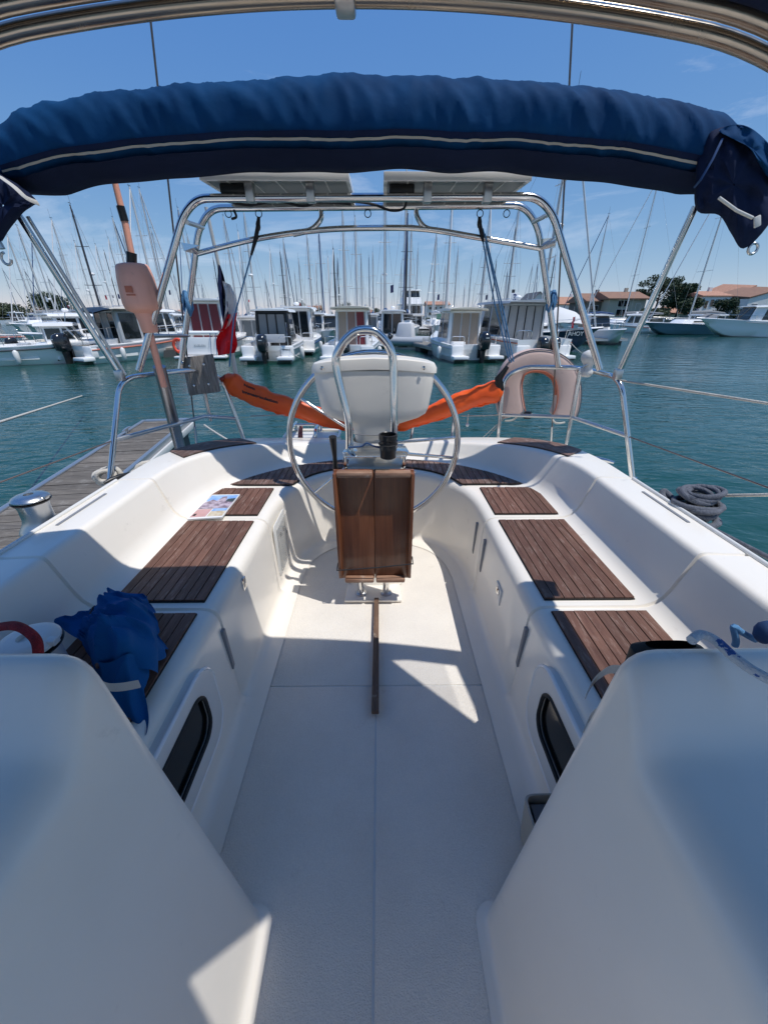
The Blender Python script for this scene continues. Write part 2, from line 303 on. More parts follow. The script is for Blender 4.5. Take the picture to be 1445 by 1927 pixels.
def half(sign, thb, thc):
    st = stations(thb); A = [profile(s, 0, 0) for s in st]; k = A[0][1]
    mir = lambda p: V((p.x * sign, p.y, p.z))
    cut = k[3] - 1
    def seatmid(a): return (a[k[2] + 4] + a[k[3]]) * .5
    b = MB(); b.grid([[mir(p) for p in a[:k[2] + 5]] + [mir(seatmid(a))] for a, _ in A])
    yobj(b.build('bench_moulding', 'gelcoat', yacht, smooth=60))
    st = stations(thc); A = [profile(s, 0, 0) for s in st]
    c = MB(); rows = [[mir(seatmid(a))] + [mir(p) for p in a[k[3]:k[8] + 5]] for a, _ in A]
    last = rows[-1]; cen = V((last[0].x - sign * .0, sum(p.y for p in last) / len(last), .30))
    c.grid(rows); n = len(c.v); base = n - len(last)
    c.v += [V((p.x - sign * .012, p.y, max(.2, p.z - .012))) for p in last]; c.f += [(base + j, base + j + 1, n + j + 1, n + j) for j in range(len(last) - 1)]
    c.f.append(tuple(range(n, n + len(last))))
    yobj(c.build('coaming', 'gelcoat', yacht, smooth=50))
    st = stations(math.pi / 2); A = [profile(s, 0, 0) for s in st]
    st2 = [('y', -1.2, 0)] + st
    A = [profile(s, 0, 0) for s in st2]
    h = MB(); h.grid([[mir(p) for p in a[k[8] + 3:]] for a, _ in A]); yobj(h.build('hull_side', 'gelcoat', yacht, smooth=50))
half(1, math.pi / 2, R(82.5)); half(-1, math.pi / 2, R(81.5))
# cockpit floor: a base and raised non-skid panels with gaps between them
yobj(MB().prism([(-.50, -1.2), (.50, -1.2), (.50, 2.05), (.3, 2.2), (-.3, 2.2), (-.50, 2.05)], (-.05, -.003)).build('floor_base', 'oldwhite', yacht))
for (x0, x1, y0, y1) in ((-.6, -.003, -1.1, .9985), (.003, .6, -1.1, .9985), (-.6, .6, 1.0035, 2.16)):
    q = MB().box(((x0 + x1) / 2, (y0 + y1) / 2, -.004), (x1 - x0, y1 - y0, .010)); yobj(q.build('floor_panel', 'nonskid', yacht, bevel=.0025))
# teak seat panels and their planks
def u_curve(i, x):
    X, z, n, yc, zc = ROWS[i]; a = min(1, abs(x) / X); return Y0 + (yc - Y0) * (1 - a ** n) ** (1 / n)
def pad(sign, x0, x1, ylo, yhi, z=.424, wdt=.0335, m='teak', xs=None):
    xs = xs or [x0 + (x1 - x0) * i / max(1, round((x1 - x0) / wdt)) for i in range(max(1, round((x1 - x0) / wdt)) + 1)]
    n = 24; top = [(x0 + (x1 - x0) * i / n) for i in range(n + 1)]; mx = lambda x: (max(ylo(x), 0), max(yhi(x), ylo(x) + .002))
    outl = [(sign * x, mx(x)[0]) for x in top] + [(sign * x, mx(x)[1]) for x in reversed(top)]
    root = yobj(MB().prism(outl, (z - .006, z + .001)).build('teak_panel', 'caulk', yacht))
    for a, b in zip(xs[:-1], xs[1:]):
        g = .0016; a += g; b -= g; k = 6; ss = [a + (b - a) * i / k for i in range(k + 1)]
        if yhi((a + b) / 2) - ylo((a + b) / 2) < .02: continue
        dz = random.uniform(-.0006, .0008)
        pl = [(sign * x, mx(x)[0] + .004) for x in ss] + [(sign * x, mx(x)[1] - .004) for x in reversed(ss)]
        MB().prism(pl, (z, z + .0055 + dz)).build('plank', m, root)
    return root
for s in (1, -1):
    pad(s, .553, .850, lambda x: .50, lambda x: .930)
    pad(s, .553, .850, lambda x: .985, lambda x: 1.535)
    pad(s, .553, .850, lambda x: 1.592, lambda x: min(1.905, u_curve(3, x) - .045))
    pad(s, .115, .800, lambda x: max(1.945, u_curve(2, x) + .055), lambda x: u_curve(3, x) - .05, m='teakaft', z=.427)
# teak caps on the coaming corners
for s in (1, -1):
    th0, th1 = R(14), R(45); n = 14
    def cp(th, f, dz):
        a = row_at(4, ('t', th)); b = row_at(5, ('t', th)); p = a.lerp(b, f); return V((s * p.x, p.y, p.z + dz))
    def strip(f0, f1, z0, z1):
        q = MB(); ths = [th0 + (th1 - th0) * i / n for i in range(n + 1)]
        tap = lambda i: min(1, .25 + i / 4.) if True else 1
        g = [[cp(t, f0, z0), cp(t, f1 , z0), cp(t, f1, z1), cp(t, f0, z1)] for i, t in enumerate(ths)]
        q.grid(g, True); k = len(q.v); q.f += [(0, 1, 2, 3), (k - 4, k - 3, k - 2, k - 1)]; return q
    root = yobj(strip(.16, .90, -.004, .003).build('teak_cap', 'caulk', yacht))
    for j in range(4): strip(.175 + .18 * j, .175 + .18 * j + .17, .002, .008).build('plank', 'teakaft', root)
# bench-front windows
for s in (1, -1):
    def rr(y0, y1, z0, z1, r, k=6):
        o = []
        for cy, cz, a0 in ((y1 - r, z1 - r, 0), (y0 + r, z1 - r, 90), (y0 + r, z0 + r, 180), (y1 - r, z0 + r, 270)):
            o += [(cy + r * math.cos(R(a0 + 90 * i / k)), cz + r * math.sin(R(a0 + 90 * i / k))) for i in range(k + 1)]
        return o
    X = .4985
    o1 = rr(.26, .80, .10, .385, .085); o2 = rr(.275, .785, .115, .37, .075); o3 = rr(.30, .735, .165, .325, .055)
    q = MB(); n = len(o1); prof = [(o1, X + .012), (o1, X - .022), (o2, X - .027), (o3, X - .018), (o3, X + .01)]
    q.grid([[V((s * xx, a, b)) for a, b in o] for o, xx in prof], True)
    fr = yobj(q.build('window_frame', 'oldwhite', yacht, smooth=35))
    MB().tube([V((s * (X - .019), a, b_)) for a, b_ in o3], .006, 6, closed=True).build('gasket', 'rubber', fr, smooth=60)
    MB().tube([V((s * (X - .020), a, b_)) for a, b_ in o1], .006, 6, closed=True).build('outer_bead', 'boatwhite', fr, smooth=60)
    MB().prism([(a, b) for a, b in rr(.292, .743, .157, .333, .06)], (s * (X - .010), s * (X - .004)), 0).build('pane', 'portglass', fr)
# vertical grip slots and lids on the bench fronts
for s, y in ((1, .945), (-1, .945), (1, 1.50), (1, 1.66), (-1, 1.66)):
    yobj(MB().prism([(y - .012, .345), (y + .004, .345), (y + .010, .175), (y - .006, .165)], (s * .4870, s * .510), 0).build('grip_slot', 'grey', yacht, bevel=.002))
tri = MB().prism([(1.20, .285), (1.265, .29), (1.20, .215)], (.490, .505), 0); yobj(tri.build('latch_recess', 'oldwhite', yacht))
yobj(MB().lathe([(.018, 0), (.018, .006), (.010, .010), (0.0, .012)]).build('locker_latch', 'steel', yacht, smooth=40, loc=(.493, 1.235, .262), rot=(0, R(-90), 0)))
yobj(MB().box((0, 0, 0), (.010, .034, .05)).build('seat_latch', 'steel', yacht, bevel=.004, loc=(-.497, 1.175, .352)))
# engine panel in the left side of the well, behind a clear cover
pn = yobj(MB().prism([(1.60, .07), (1.86, .07), (1.88, .10), (1.88, .34), (1.86, .36), (1.60, .36), (1.585, .34), (1.585, .10)], (-.492, -.485), 0).build('engine_panel', 'oldwhite', yacht, bevel=.003)); pn.rotation_euler = (0, 0, 0)
MB().prism([(1.615, .09), (1.855, .09), (1.865, .33), (1.615, .33)], (-.483, -.478), 0).build('clear_cover', 'clearcover', pn, bevel=.002)
for yy, zz in ((1.68, .27), (1.74, .27), (1.80, .22)): MB().lathe([(.013, 0), (.013, .004), (0, .005)]).build('dial', 'black', pn, loc=(-.4845, yy, zz), rot=(0, R(90), 0))
fp = yobj(MB().box((.4885, 1.80, .20), (.008, .06, .10)).build('vent_plate', 'oldwhite', yacht, bevel=.003))
# companionway shoulders in front of the camera
def shoulder(s, xo):
    def prof(y, near):
        if near: c = [(.235, .003), (.262, .003), (.412 + xo, .655), (.80, .672), (1.6, .68)]; r = [.02, .06, .06]
        else: c = [(.235, .003), (.262, .003), (.433 + xo, .750), (.80, .752), (1.6, .755)]; r = [.02, .05, .05]
        return [V((s * p.x, y, p.z)) for p in fillet([V((a, 0, b)) for a, b in c], r, 5)]
    q = MB(); rows = [prof(y, True) for y in (-1.2, -.6, -.2, 0, .15, .255, .325)]
    for y, f in ((.345, .03), (.360, .12), (.378, .30), (.400, .55), (.418, .74), (.433, .88), (.445, .97)):
        rows.append([p0.lerp(p1, f) for p0, p1 in zip(prof(y, True), prof(y, False))])
    rows.append(prof(.458, False))
    for k, (dy, sh) in enumerate(((.474, .006), (.487, .018), (.493, .034))):
        g = prof(dy, False); rows.append([V((p.x + s * sh, p.y, max(.003, p.z - sh))) for p in g])
    e = rows[-1]; rows.append([V((p.x if abs(p.x) > .5 else p.x, .493, -.002)) for p in e])
    rows = [[V((p.x, p.y, p.z)) for p in g] for g in rows]
    rows = [[V((p.x, p.y - (.13 * max(0, .75 - p.z) * max(0, min(1, (p.y - .05) / .40))), p.z)) for p in g] for g in rows]
    q.grid(rows); return yobj(q.build('companionway_shoulder', 'gelcoat', yacht, smooth=50))
shoulder(1, 0); shoulder(-1, .04)
# coach roof behind the camera, so that the light under the hood is right
yobj(MB().box((0, -1.55, .35), (2.6, .7, .8)).build('coach_roof', 'gelcoat', yacht, bevel=.05))
for s in (-1, 1):
    yobj(MB().box((s * 1.075, 1.28, .6185), (.010, .26, .004)).build('track_slot', 'grey', yacht))
    yobj(MB().tube([row_at(5, ('y', y)) * 1 + V((-.012, 0, .004)) if s > 0 else V((-1.118, y, .619)) for y in (.4, .8, 1.2, 1.55)], .007, 8).build('coaming_lip', 'oldwhite', yacht, smooth=50))

# ================================================================== deck gear
def rail(name, pts, r, parent, m='steel', n=10, fil=.06): return tube(name, fillet(pts, fil, 6), r, m, parent, n)
# ---- pushpits: right and left
def pushpit(s, label):
    c = 0.0
    t = thing('stern_rail', label, 'rail', (s * 1.2, 1.8, .45)); L = t.location
    k = lambda *p: V(p) - L
    f1 = P(1190, 905, z=.47) if s > 0 else P(205, 925, z=.47); t1 = P(1168, 712, z=.97) if s > 0 else P(226, 712, z=.97)
    f3 = P(935, 842, y=2.56) if s > 0 else P(468, 850, y=2.56); t3 = P(955, 700, y=2.60) if s > 0 else P(415, 705, y=2.60)
    f2 = P(1062, 855, y=2.36) if s > 0 else P(400, 850, y=2.40); t2 = P(1092, 692, y=2.40) if s > 0 else P(365, 695, y=2.42)
    if s > 0: MB().tube(fillet([f1 - L, t1 - L, t2 - L, P(985, 690, y=2.60) - L, t3 - L + V((-.02, 0, -.03)), f3 - L], [.09, .10, .14, .10], 6), .0135, 12).build('top_tube', 'steel', t, smooth=50)
    else: MB().tube(fillet([f1 - L, t1 - L, t2 - L, t3 - L, f3 - L], [.09, .10, .14], 6), .0135, 12).build('top_tube', 'steel', t, smooth=50)
    if s > 0: tube('post', [t2 - L, f2 - L], .0135, 'steel', t)
    m1 = f1.lerp(t1, .45); m2 = f2.lerp(t2, .45); m3 = f3.lerp(t3, .45)
    tube('middle_tube', [m1 - L, m2 - L, m3 - L], .0115, 'dullsteel', t)
    for p in ([f1, f2, f3] if s > 0 else [f1, f3]): MB().lathe([(.032, 0), (.032, .006), (.018, .016), (.016, .03)]).build('foot', 'steel', t, smooth=40, loc=p - L - V((0, 0, .01)))
    return t, m1, m2, m3, t1, t2, t3, f1, f2, f3
ppr = pushpit(1, 'polished steel stern rail on the right corner, carrying the horseshoe buoy')
ppl = pushpit(-1, 'polished steel stern rail on the left corner, beside the pontoon')
# lifelines
def line(name, pts, r, m, label, cat, sag=0.0, n=8):
    a = V(pts[0]); pts = [V(p) for p in pts]
    if len(pts) == 2 and sag: pts = [pts[0].lerp(pts[1], i / 12) - V((0, 0, sag * 4 * (i / 12) * (1 - i / 12))) for i in range(13)]
    o = MB().tube([p - a for p in pts], r, n).build(name, m, None, smooth=60, loc=a); return tag(o, label, cat)
line('lifeline', [ppr[4] + V((0, 0, -.01)), P(1500, 768, x=1.42)], .005, 'rope', 'upper white lifeline running forward from the right stern rail', 'lifeline')
line('lifeline', [ppr[1], P(1500, 938, x=1.42)], .0035, 'wire', 'lower thin wire lifeline running forward from the right stern rail', 'lifeline')
line('lifeline', [ppl[1], P(-60, 930, x=-1.5)], .0035, 'wire', 'lower wire lifeline running forward from the left stern rail', 'lifeline')
line('mooring_line', [P(155, 745, z=-.2), P(-80, 820, z=.45)], .013, 'rope', 'white mooring line over the water at the far left', 'rope')
line('sheet_line', [P(1330, 933, x=1.27), P(1520, 930, x=1.36)], .006, 'rope', 'taut beige sheet leading forward from the rope-wrapped right winch', 'rope')
line('stern_line', [P(385, 800, z=.40), P(500, 862, z=.42)], .008, 'rope', 'white stern line slanting down from the left rail towards the coaming', 'rope', sag=.02)
line('ladder_line', [P(950, 785, y=2.62), P(885, 845, y=2.66)], .003, 'rope', 'upper of two thin white cords slanting from the rail foot', 'rope')
line('ladder_line', [P(950, 785, y=2.63), P(898, 845, y=2.67)], .003, 'rope', 'lower of two thin white cords slanting from the rail foot', 'rope')
for (n_, a, b) in (('lifeline', P(472, 783, y=2.58), P(560, 780, y=2.62)), ('lifeline', P(868, 783, y=2.64), P(945, 781, y=2.60))):
    line(n_, [a, b], .004, 'rope', 'short white gate line at the stern, %s of the wheel' % ('left' if a.x < 0 else 'right'), 'lifeline')
# ---- backstay legs
for s, bot, top in ((-1, P(372, 850, y=2.62), P(284, 40, y=2.22)), (1, P(1036, 850, y=2.62), P(1077, 35, y=2.22))):
    d = top - bot; line('backstay', [bot, bot + d * 6.0], .0045, 'wire', '%s dark backstay wire rising past the blue canvas roll' % ('left' if s < 0 else 'right'), 'stay')
    tube_o = MB().tube([bot - V(bot) + V((0, 0, 0)), d * .10], .009, 10).build('turnbuckle', 'dullsteel', None, smooth=50, loc=bot); tag(tube_o, '%s slim backstay turnbuckle standing on the stern coaming' % ('left' if s < 0 else 'right'), 'turnbuckle')
# ---- arch with solar panels
arch = thing('solar_arch', 'polished steel arch over the stern carrying two solar panels', 'arch', (0, 2.2, .98)); AL = arch.location
YF, YR = 2.12, 2.42
fpts = [P(262, 697, y=2.08), P(345, 405, y=YF), P(372, 373, y=YF), P(1010, 370, y=YF), P(1040, 402, y=YF), P(1128, 695, y=2.08)]
rpts = [P(340, 700, y=2.44), P(374, 430, y=YR), P(398, 392, y=YR), P(985, 386, y=YR), P(1012, 425, y=YR), P(1050, 690, y=2.44)]
MB().tube(fillet([p - AL for p in fpts], [.10, .10, .10, .10], 6), .0160, 14).build('front_hoop', 'steel', arch, smooth=50)
MB().tube(fillet([p - AL for p in rpts], [.10, .10, .10, .10], 6), .0160, 14).build('rear_hoop', 'steel', arch, smooth=50)
MB().tube(spline([P(u, v, y=YR) - AL for u, v in ((368, 478), (480, 450), (600, 433), (707, 429), (800, 431), (900, 447), (1016, 467))], 6), .0135, 12).build('cross_tube', 'steel', arch, smooth=50)
for pts in (((603, 392), (604, 412), (585, 432), (552, 441)), ((783, 390), (785, 408), (800, 428), (832, 436))):
    tube('brace', spline([P(u, v, y=YR) - AL for u, v in pts], 5), .0125, 'steel', arch)
for a, b in (((352, 418), (382, 428)), ((1034, 402), (1003, 418)), ((287, 632), (352, 632))):
    tube('brace', [P(*a, y=YF) - AL, P(*b, y=YR) - AL], .010, 'dullsteel', arch)
for a, b, c_, d_ in (((340, 456), (346, 472), (372, 480), (374, 462)), ((1046, 446), (1044, 466), (1016, 470), (1016, 450))):
    q = MB(); vs = [P(*a, y=YF) - AL, P(*b, y=YF) - AL, P(*c_, y=YR) - AL, P(*d_, y=YR) - AL]; q.add(vs + [v + V((.004, 0, 0)) for v in vs], [(0, 1, 2, 3), (7, 6, 5, 4), (0, 4, 5, 1), (1, 5, 6, 2), (2, 6, 7, 3), (3, 7, 4, 0)]); q.build('gusset', 'steel', arch)
for u in (430, 487, 692, 903, 953):
    c_ = P(u, 402, y=YR - .01) - AL; ring = [c_ + V((.016 * math.cos(a), 0, .016 * math.sin(a))) for a in [2 * math.pi * i / 12 for i in range(12)]]
    MB().tube(ring, .0022, 6, closed=True).build('ring', 'black', arch, smooth=60)
for i, pts in enumerate((((420, 377), (470, 386), (520, 378), (570, 388), (600, 380), (660, 384)), ((600, 381), (650, 378), (700, 384), (735, 396), (760, 392), (765, 372)), ((440, 395), (445, 408), (436, 412)))):
    tube('cable', spline([P(u, v, y=2.27) - AL for u, v in pts], 6), .0055, 'blackrope', arch, 6)
for k_, (ua, ub, s) in enumerate(((351, 660, 'left'), (722, 1000, 'right'))):
    xa = P(ua, 335, y=2.06).x; xb = P(ub, 335, y=2.06).x; 
    if k_ == 0: xa, xb = P(376, 340, y=2.06).x, P(657, 335, y=2.06).x
    else: xa, xb = P(722, 335, y=2.06).x, P(1000, 340, y=2.06).x
    cx = (xa + xb) / 2; wd = xb - xa; z0 = P(700, 338, y=2.06).z
    D = .56
    pan = MB().box((0, D / 2, .004), (wd - .02, D - .02, .006)).build('solar_panel', 'panelback', arch, loc=V((cx, 2.06, z0)) - AL, rot=(R(3.0), 0, 0)); pan['label'] = 'framed solar panel seen from below, %s of the gap' % s
    MB().box((0, D / 2, .012), (wd - .02, D - .02, .006)).build('cells', 'cell', pan)
    for c0, dd in (((0, .008, .012), (wd, .016, .030)), ((0, D - .008, .012), (wd, .016, .030)), ((-wd / 2 + .008, D / 2, .012), (.016, D - .034, .030)), ((wd / 2 - .008, D / 2, .012), (.016, D - .034, .030))):
        MB().box(c0, dd).build('frame', 'boatwhite', pan, bevel=.002)
    for i in range(1, 6): MB().box((-wd / 2 + wd * i / 6, D / 2, -.0005), (.006, D - .04, .003)).build('cell_line', 'oldwhite', pan)
    MB().box((-.20 if k_ == 0 else -.23, .10, -.018), (.11, .07, .035)).build('junction_box', 'black', pan, bevel=.006)
    for xx in (-.12, .14): MB().box((xx, .05, -.035), (.035, .05, .07)).build('clamp', 'dullsteel', pan, bevel=.004)
# tackles and their blue lines hanging from the arch
def tackle(label, pts, lines):
    a = P(*pts[0], y=YR - .02); t = thing('tackle', label, 'tackle', a)
    tube('tail', [P(*p, y=YR - .02) - a for p in pts], [.008, .011, .010, .006][:len(pts)], 'blackrope', t, 8)
    for l in lines: tube('line', [P(u, v, y=yy) - a for u, v, yy in l], .0042, 'bluerope', t, 6)
    MB().sphere(P(*pts[1], y=YR - .02) - a, .018, 10, (.7, .6, 1.3)).build('block', 'black', t, smooth=60)
tackle('left tackle with pale blue line running from the arch down past the flag', ((487, 408), (486, 425), (480, 455), (473, 480)), (((473, 480, 2.4), (440, 600, 2.5), (432, 690, 2.56)),))
tackle('right tackle with several blue lines running down to the stern rail', ((902, 408), (902, 420), (906, 440), (909, 455)), (((904, 430, 2.4), (930, 570, 2.5), (958, 680, 2.56)), ((908, 430, 2.4), (940, 575, 2.5), (962, 682, 2.56)), ((912, 440, 2.4), (948, 590, 2.5), (966, 680, 2.56))))
def hank(u, v, y, label, sz=.055):
    c0 = P(u, v, y=y); t = thing('rope_hank', label, 'rope', c0); rnd = random.Random(u)
    for i in range(7):
        a = rnd.uniform(0, 3.14); pts = [V((sz * .42 * math.cos(b) * math.cos(a) + rnd.uniform(-.006, .006), sz * .42 * math.cos(b) * math.sin(a), sz * math.sin(b) * rnd.uniform(.8, 1.15))) for b in [2 * math.pi * j / 14 for j in range(14)]]
        MB().tube(pts, .0058, 6, closed=True).build('loop', 'bluerope', t, smooth=60)
hank(353, 571, 2.43, 'light blue rope hank tied on the left leg of the arch', .055); hank(1037, 568, 2.43, 'light blue rope hank tied on the right leg of the arch', .05)
# ---- bimini struts and rolled canvas
for s, a, b in ((-1, P(226, 706, y=1.97), P(36, 405, y=1.86)), (1, P(1162, 704, y=1.97), P(1308, 388, y=1.86))):
    t = thing('canopy_strut', 'slanting steel strut holding the %s end of the rolled canopy' % ('left' if s < 0 else 'right'), 'strut', a)
    tube('strut_tube', [V((0, 0, 0)), b - a], .0125, 'steel', t, 12); tube('strut_tube', [V((.018, .015, 0)), b - a + V((.018, .02, 0))], .0075, 'dullsteel', t, 8)
    MB().box((0, 0, .0), (.035, .035, .05)).build('hinge', 'dullsteel', t, bevel=.006)
roll = thing('rolled_canopy', 'rolled blue canvas sun canopy arching across the view with pale zip tape', 'canopy', (0, 1.9, 1.7)); RL = roll.location
def roll_pt(u, a):
    """u along -1..1, a angle round the roll"""
    x = u * 1.40 + .0; zc = 1.872 - .055 * u * u - .065 * u ** 4; ry, rz = .125, .112 - .014 * u * u
    face = max(0, -math.cos(a)) ** .6
    ridge = lambda q_, k_: (1 - min(1, k_ * abs(noise.noise(q_)))) ** 2
    w_ = noise.noise(V((x * 3.1, math.cos(a) * 1.5, math.sin(a) * 1.5 + 7))) * .007 + face * (ridge(V((x * 7 + .6 * math.sin(a), a * .35, 1)), 2.4) * .009 + ridge(V((x * 17 + 1.6 * math.sin(a * 1.3), a * .5, 5)), 2.0) * .006 - .005 + noise.noise(V((x * 30, a * .9, 3))) * .004)
    fade = 1.0; pin = 1 - .35 * max(0, abs(u) - .88) / .12
    ca, sa = math.cos(a), math.sin(a); ex = .82
    yy = math.copysign(abs(ca) ** ex, ca) * (ry + w_ * fade) * pin; zz = math.copysign(abs(sa) ** ex, sa) * (rz + w_ * fade) * pin
    if sa < -.2: zz *= .92 + .1 * noise.noise(V((x * 5, 0, 9)))
    return V((x, 1.90 + yy, zc + zz)) - RL
NU, NA = 300, 44
MB().grid([[roll_pt(-1 + 2 * i / NU, 2 * math.pi * j / NA) for j in range(NA)] for i in range(NU + 1)], True).build('canvas', 'canvas', roll, smooth=80)
def band(name, a0, a1, lift, m, u0=-.96, u1=.96):
    q = MB(); n = 140; g = []
    for i in range(n + 1):
        u = u0 + (u1 - u0) * i / n; g.append([roll_pt(u, a0 + (a1 - a0) * k / 3) * 1.0 + V((0, math.cos((a0 + a1) / 2), math.sin((a0 + a1) / 2))) * lift for k in range(4)])
    return q.grid(g).build(name, m, roll, smooth=80)
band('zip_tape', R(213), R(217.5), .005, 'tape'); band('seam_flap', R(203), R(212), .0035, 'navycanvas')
band('under_shade', R(219), R(338), .020, 'navycanvas', -.985, .985)  # darker band colours in the shade on the underside of the roll
def crumple(name, pts_uv, y, m, parent, off, thick=.05, seed=1, res=18):
    """a bunched cloth: outline lofted between front and back with folds"""
    cu = sum(p[0] for p in pts_uv) / len(pts_uv); cv = sum(p[1] for p in pts_uv) / len(pts_uv); ol = spline([V((p[0], p[1], 0)) for p in pts_uv], 5, True); n = len(ol); q = MB(); rows = []
    for k in range(res + 1):
        f = k / res; a = math.pi * f; sc = math.sin(a) ** .55 if 0 < f < 1 else .02; row = []
        for i, o_ in enumerate(ol):
            pp = V((cu + (o_.x - cu) * sc, cv + (o_.y - cv) * sc, 0)); nz = noise.noise(V((pp.x * .035 + seed, pp.y * .018, f * 2 + seed))) * .035 + abs(noise.noise(V((pp.x * .06, pp.y * .03 + seed, seed)))) * .03
            row.append(P(pp.x, pp.y, y=y - math.cos(a) * thick + nz) - off)
        rows.append(row)
    return q.grid(rows, True).build(name, m, parent, smooth=70)
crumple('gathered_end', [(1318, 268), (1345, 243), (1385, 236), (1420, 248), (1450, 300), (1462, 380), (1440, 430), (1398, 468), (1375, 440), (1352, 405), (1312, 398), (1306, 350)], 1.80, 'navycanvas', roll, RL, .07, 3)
crumple('gathered_flap', [(1352, 246), (1385, 234), (1420, 246), (1460, 290), (1466, 340), (1440, 330), (1410, 280), (1380, 262)], 1.74, 'canvas', roll, RL, .02, 8)
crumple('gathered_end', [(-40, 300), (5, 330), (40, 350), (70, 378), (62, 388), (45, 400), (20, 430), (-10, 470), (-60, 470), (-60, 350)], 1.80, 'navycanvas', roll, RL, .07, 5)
tube('zip', [P(1352, 372, y=1.71) - RL, P(1385, 396, y=1.70) - RL, P(1415, 410, y=1.70) - RL], .0055, 'zip', roll, 8)
MB().box((0, 0, 0), (.022, .008, .035)).build('zip_slider', 'zip', roll, bevel=.003, loc=P(1424, 417, y=1.695) - RL, rot=(0, R(-25), 0))
MB().tube([V((.018 * math.cos(a), 0, .018 * math.sin(a))) for a in [2 * math.pi * i / 14 for i in range(14)]], .005, 8, closed=True).build('eye', 'dullsteel', roll, smooth=60, loc=P(1416, 468, y=1.80) - RL)
tube('cord', [P(1358, 262, y=1.74) - RL, P(1340, 300, y=1.70) - RL, P(1318, 338, y=1.71) - RL, P(1306, 352, y=1.76) - RL], .004, 'coverblue', roll, 6)
tube('strap', spline([P(0, 332, y=1.73) - RL, P(28, 352, y=1.70) - RL, P(50, 372, y=1.70) - RL, P(72, 382, y=1.74) - RL], 4), .010, 'webbing', roll, 8, flat=.3)
hk = thing('shackle_hook', 'steel shackle hook hanging at the far left edge below the canopy', 'hook', P(10, 480, y=1.8))
tube('shank', [V((-.02, 0, .12)), V((0, 0, .02))], .010, 'dullsteel', hk); tube('hook', [V((.018 * math.cos(a), 0, -.012 + .02 * math.sin(a))) for a in [R(90 + 24 * i) for i in range(12)]], .005, 'dullsteel', hk, 8)
# ---- spray hood over the camera: bows, hem and canvas with clear side windows and an opening added for a sun patch
hood = thing('spray_hood', 'navy spray hood overhead with bronze-toned bow tubes along the top edge', 'spray hood', (0, .95, 1.7)); HL = hood.location
def bow(x, y):                                   # hood surface height
    b = 1.722 - .150 * x * x - .16 * max(0, abs(x) - .55) ** 2 * 4
    return b - .20 * max(0, (.25 - y)) ** 1.5 * .35
mat('bowtube', (.36, .31, .25), .22, .9, rvar=.08, nscale=20)
bx = [(-1.0 + 2.0 * i / 60) for i in range(61)]
MB().tube([V((x, .95 - .06 * x * x, bow(x, .95) - .004)) - HL for x in bx], .0125, 12).build('aft_bow', 'bowtube', hood, smooth=60)
MB().tube([V((x, .925 - .06 * x * x, bow(x, .95) + .012)) - HL for x in bx], .0125, 12).build('hem_bow', 'bowtube', hood, smooth=60)
MB().tube([V((x, .895 - .06 * x * x, bow(x, .95) + .026)) - HL for x in bx], .018, 12).build('hem_roll', 'navycanvas', hood, smooth=60)
MB().box((0, 0, 0), (.034, .05, .03)).build('bow_clip', 'dullsteel', hood, bevel=.006, loc=V((-.035, .945, bow(0, .95) - .008)) - HL)
def inpoly(x, y, pl):
    c = False; j = len(pl) - 1
    for i in range(len(pl)):
        if (pl[i][1] > y) != (pl[j][1] > y) and x < (pl[j][0] - pl[i][0]) * (y - pl[i][1]) / (pl[j][1] - pl[i][1]) + pl[i][0]: c = not c
        j = i
    return c
WIN = [[(.70, .835), (.905, .855), (.945, .57)], [(.415, .080), (.415, -.09), (.345, -.085), (.262, -.028)]]  # side window, then an overhead opening added to cast the left shoulder's sun patch
q = MB(); NXg, NYg = 40, 36; gv = []
for i in range(NXg + 1):
    for j in range(NYg + 1):
        x = -.99 + 1.98 * i / NXg; y = -.30 + (.895 + .30) * j / NYg; gv.append(V((x, y - .06 * x * x * (j / NYg), bow(x, y) + .040)) - HL)
gf = [(i * (NYg + 1) + j, i * (NYg + 1) + j + 1, (i + 1) * (NYg + 1) + j + 1, (i + 1) * (NYg + 1) + j) for i in range(NXg) for j in range(NYg)]
hm_ = mesh(gv, gf); bm = bmesh.new(); bm.from_mesh(hm_)
for p_ in WIN:
    for k_ in range(len(p_)):
        a_, b_ = V((*p_[k_], 0)) - V((HL.x, HL.y, 0)), V((*p_[(k_ + 1) % len(p_)], 0)) - V((HL.x, HL.y, 0)); e_ = (b_ - a_)
        bmesh.ops.bisect_plane(bm, geom=bm.verts[:] + bm.edges[:] + bm.faces[:], plane_co=a_, plane_no=V((e_.y, -e_.x, 0)).normalized())
    kill = [f for f in bm.faces if inpoly(f.calc_center_median().x + HL.x, f.calc_center_median().y + HL.y, p_)]
    bmesh.ops.delete(bm, geom=kill, context='FACES')
bm.to_mesh(hm_); bm.free()
for f in hm_.polygons: f.use_smooth = True
obj('hood_canvas', hm_, 'navycanvas', hood)
for s in (-1, 1): MB().grid([[V((s * (.99 + .06 * k), y_, (bow(.99, y_) + .04) * (1 - k / 4) + .72 * k / 4)) - HL for k in range(5)] for y_ in (-.3, 0, .3, .6)]).build('side_window', 'vinyl', hood, smooth=60)
MB().grid([[V((x_, -.3 - .25 * k, (bow(x_, -.3) + .04) * (1 - k / 4) + .75 * k / 4)) - HL for k in range(5)] for x_ in (-.99, -.5, 0, .5, .99)]).build('front_window', 'vinyl', hood, smooth=60)
for p_ in WIN: MB().prism(p_, (0, .002)).build('sun_patch_window', 'vinyl', hood, loc=V((0, 0, bow(p_[0][0], p_[0][1]) + .046)) - HL)

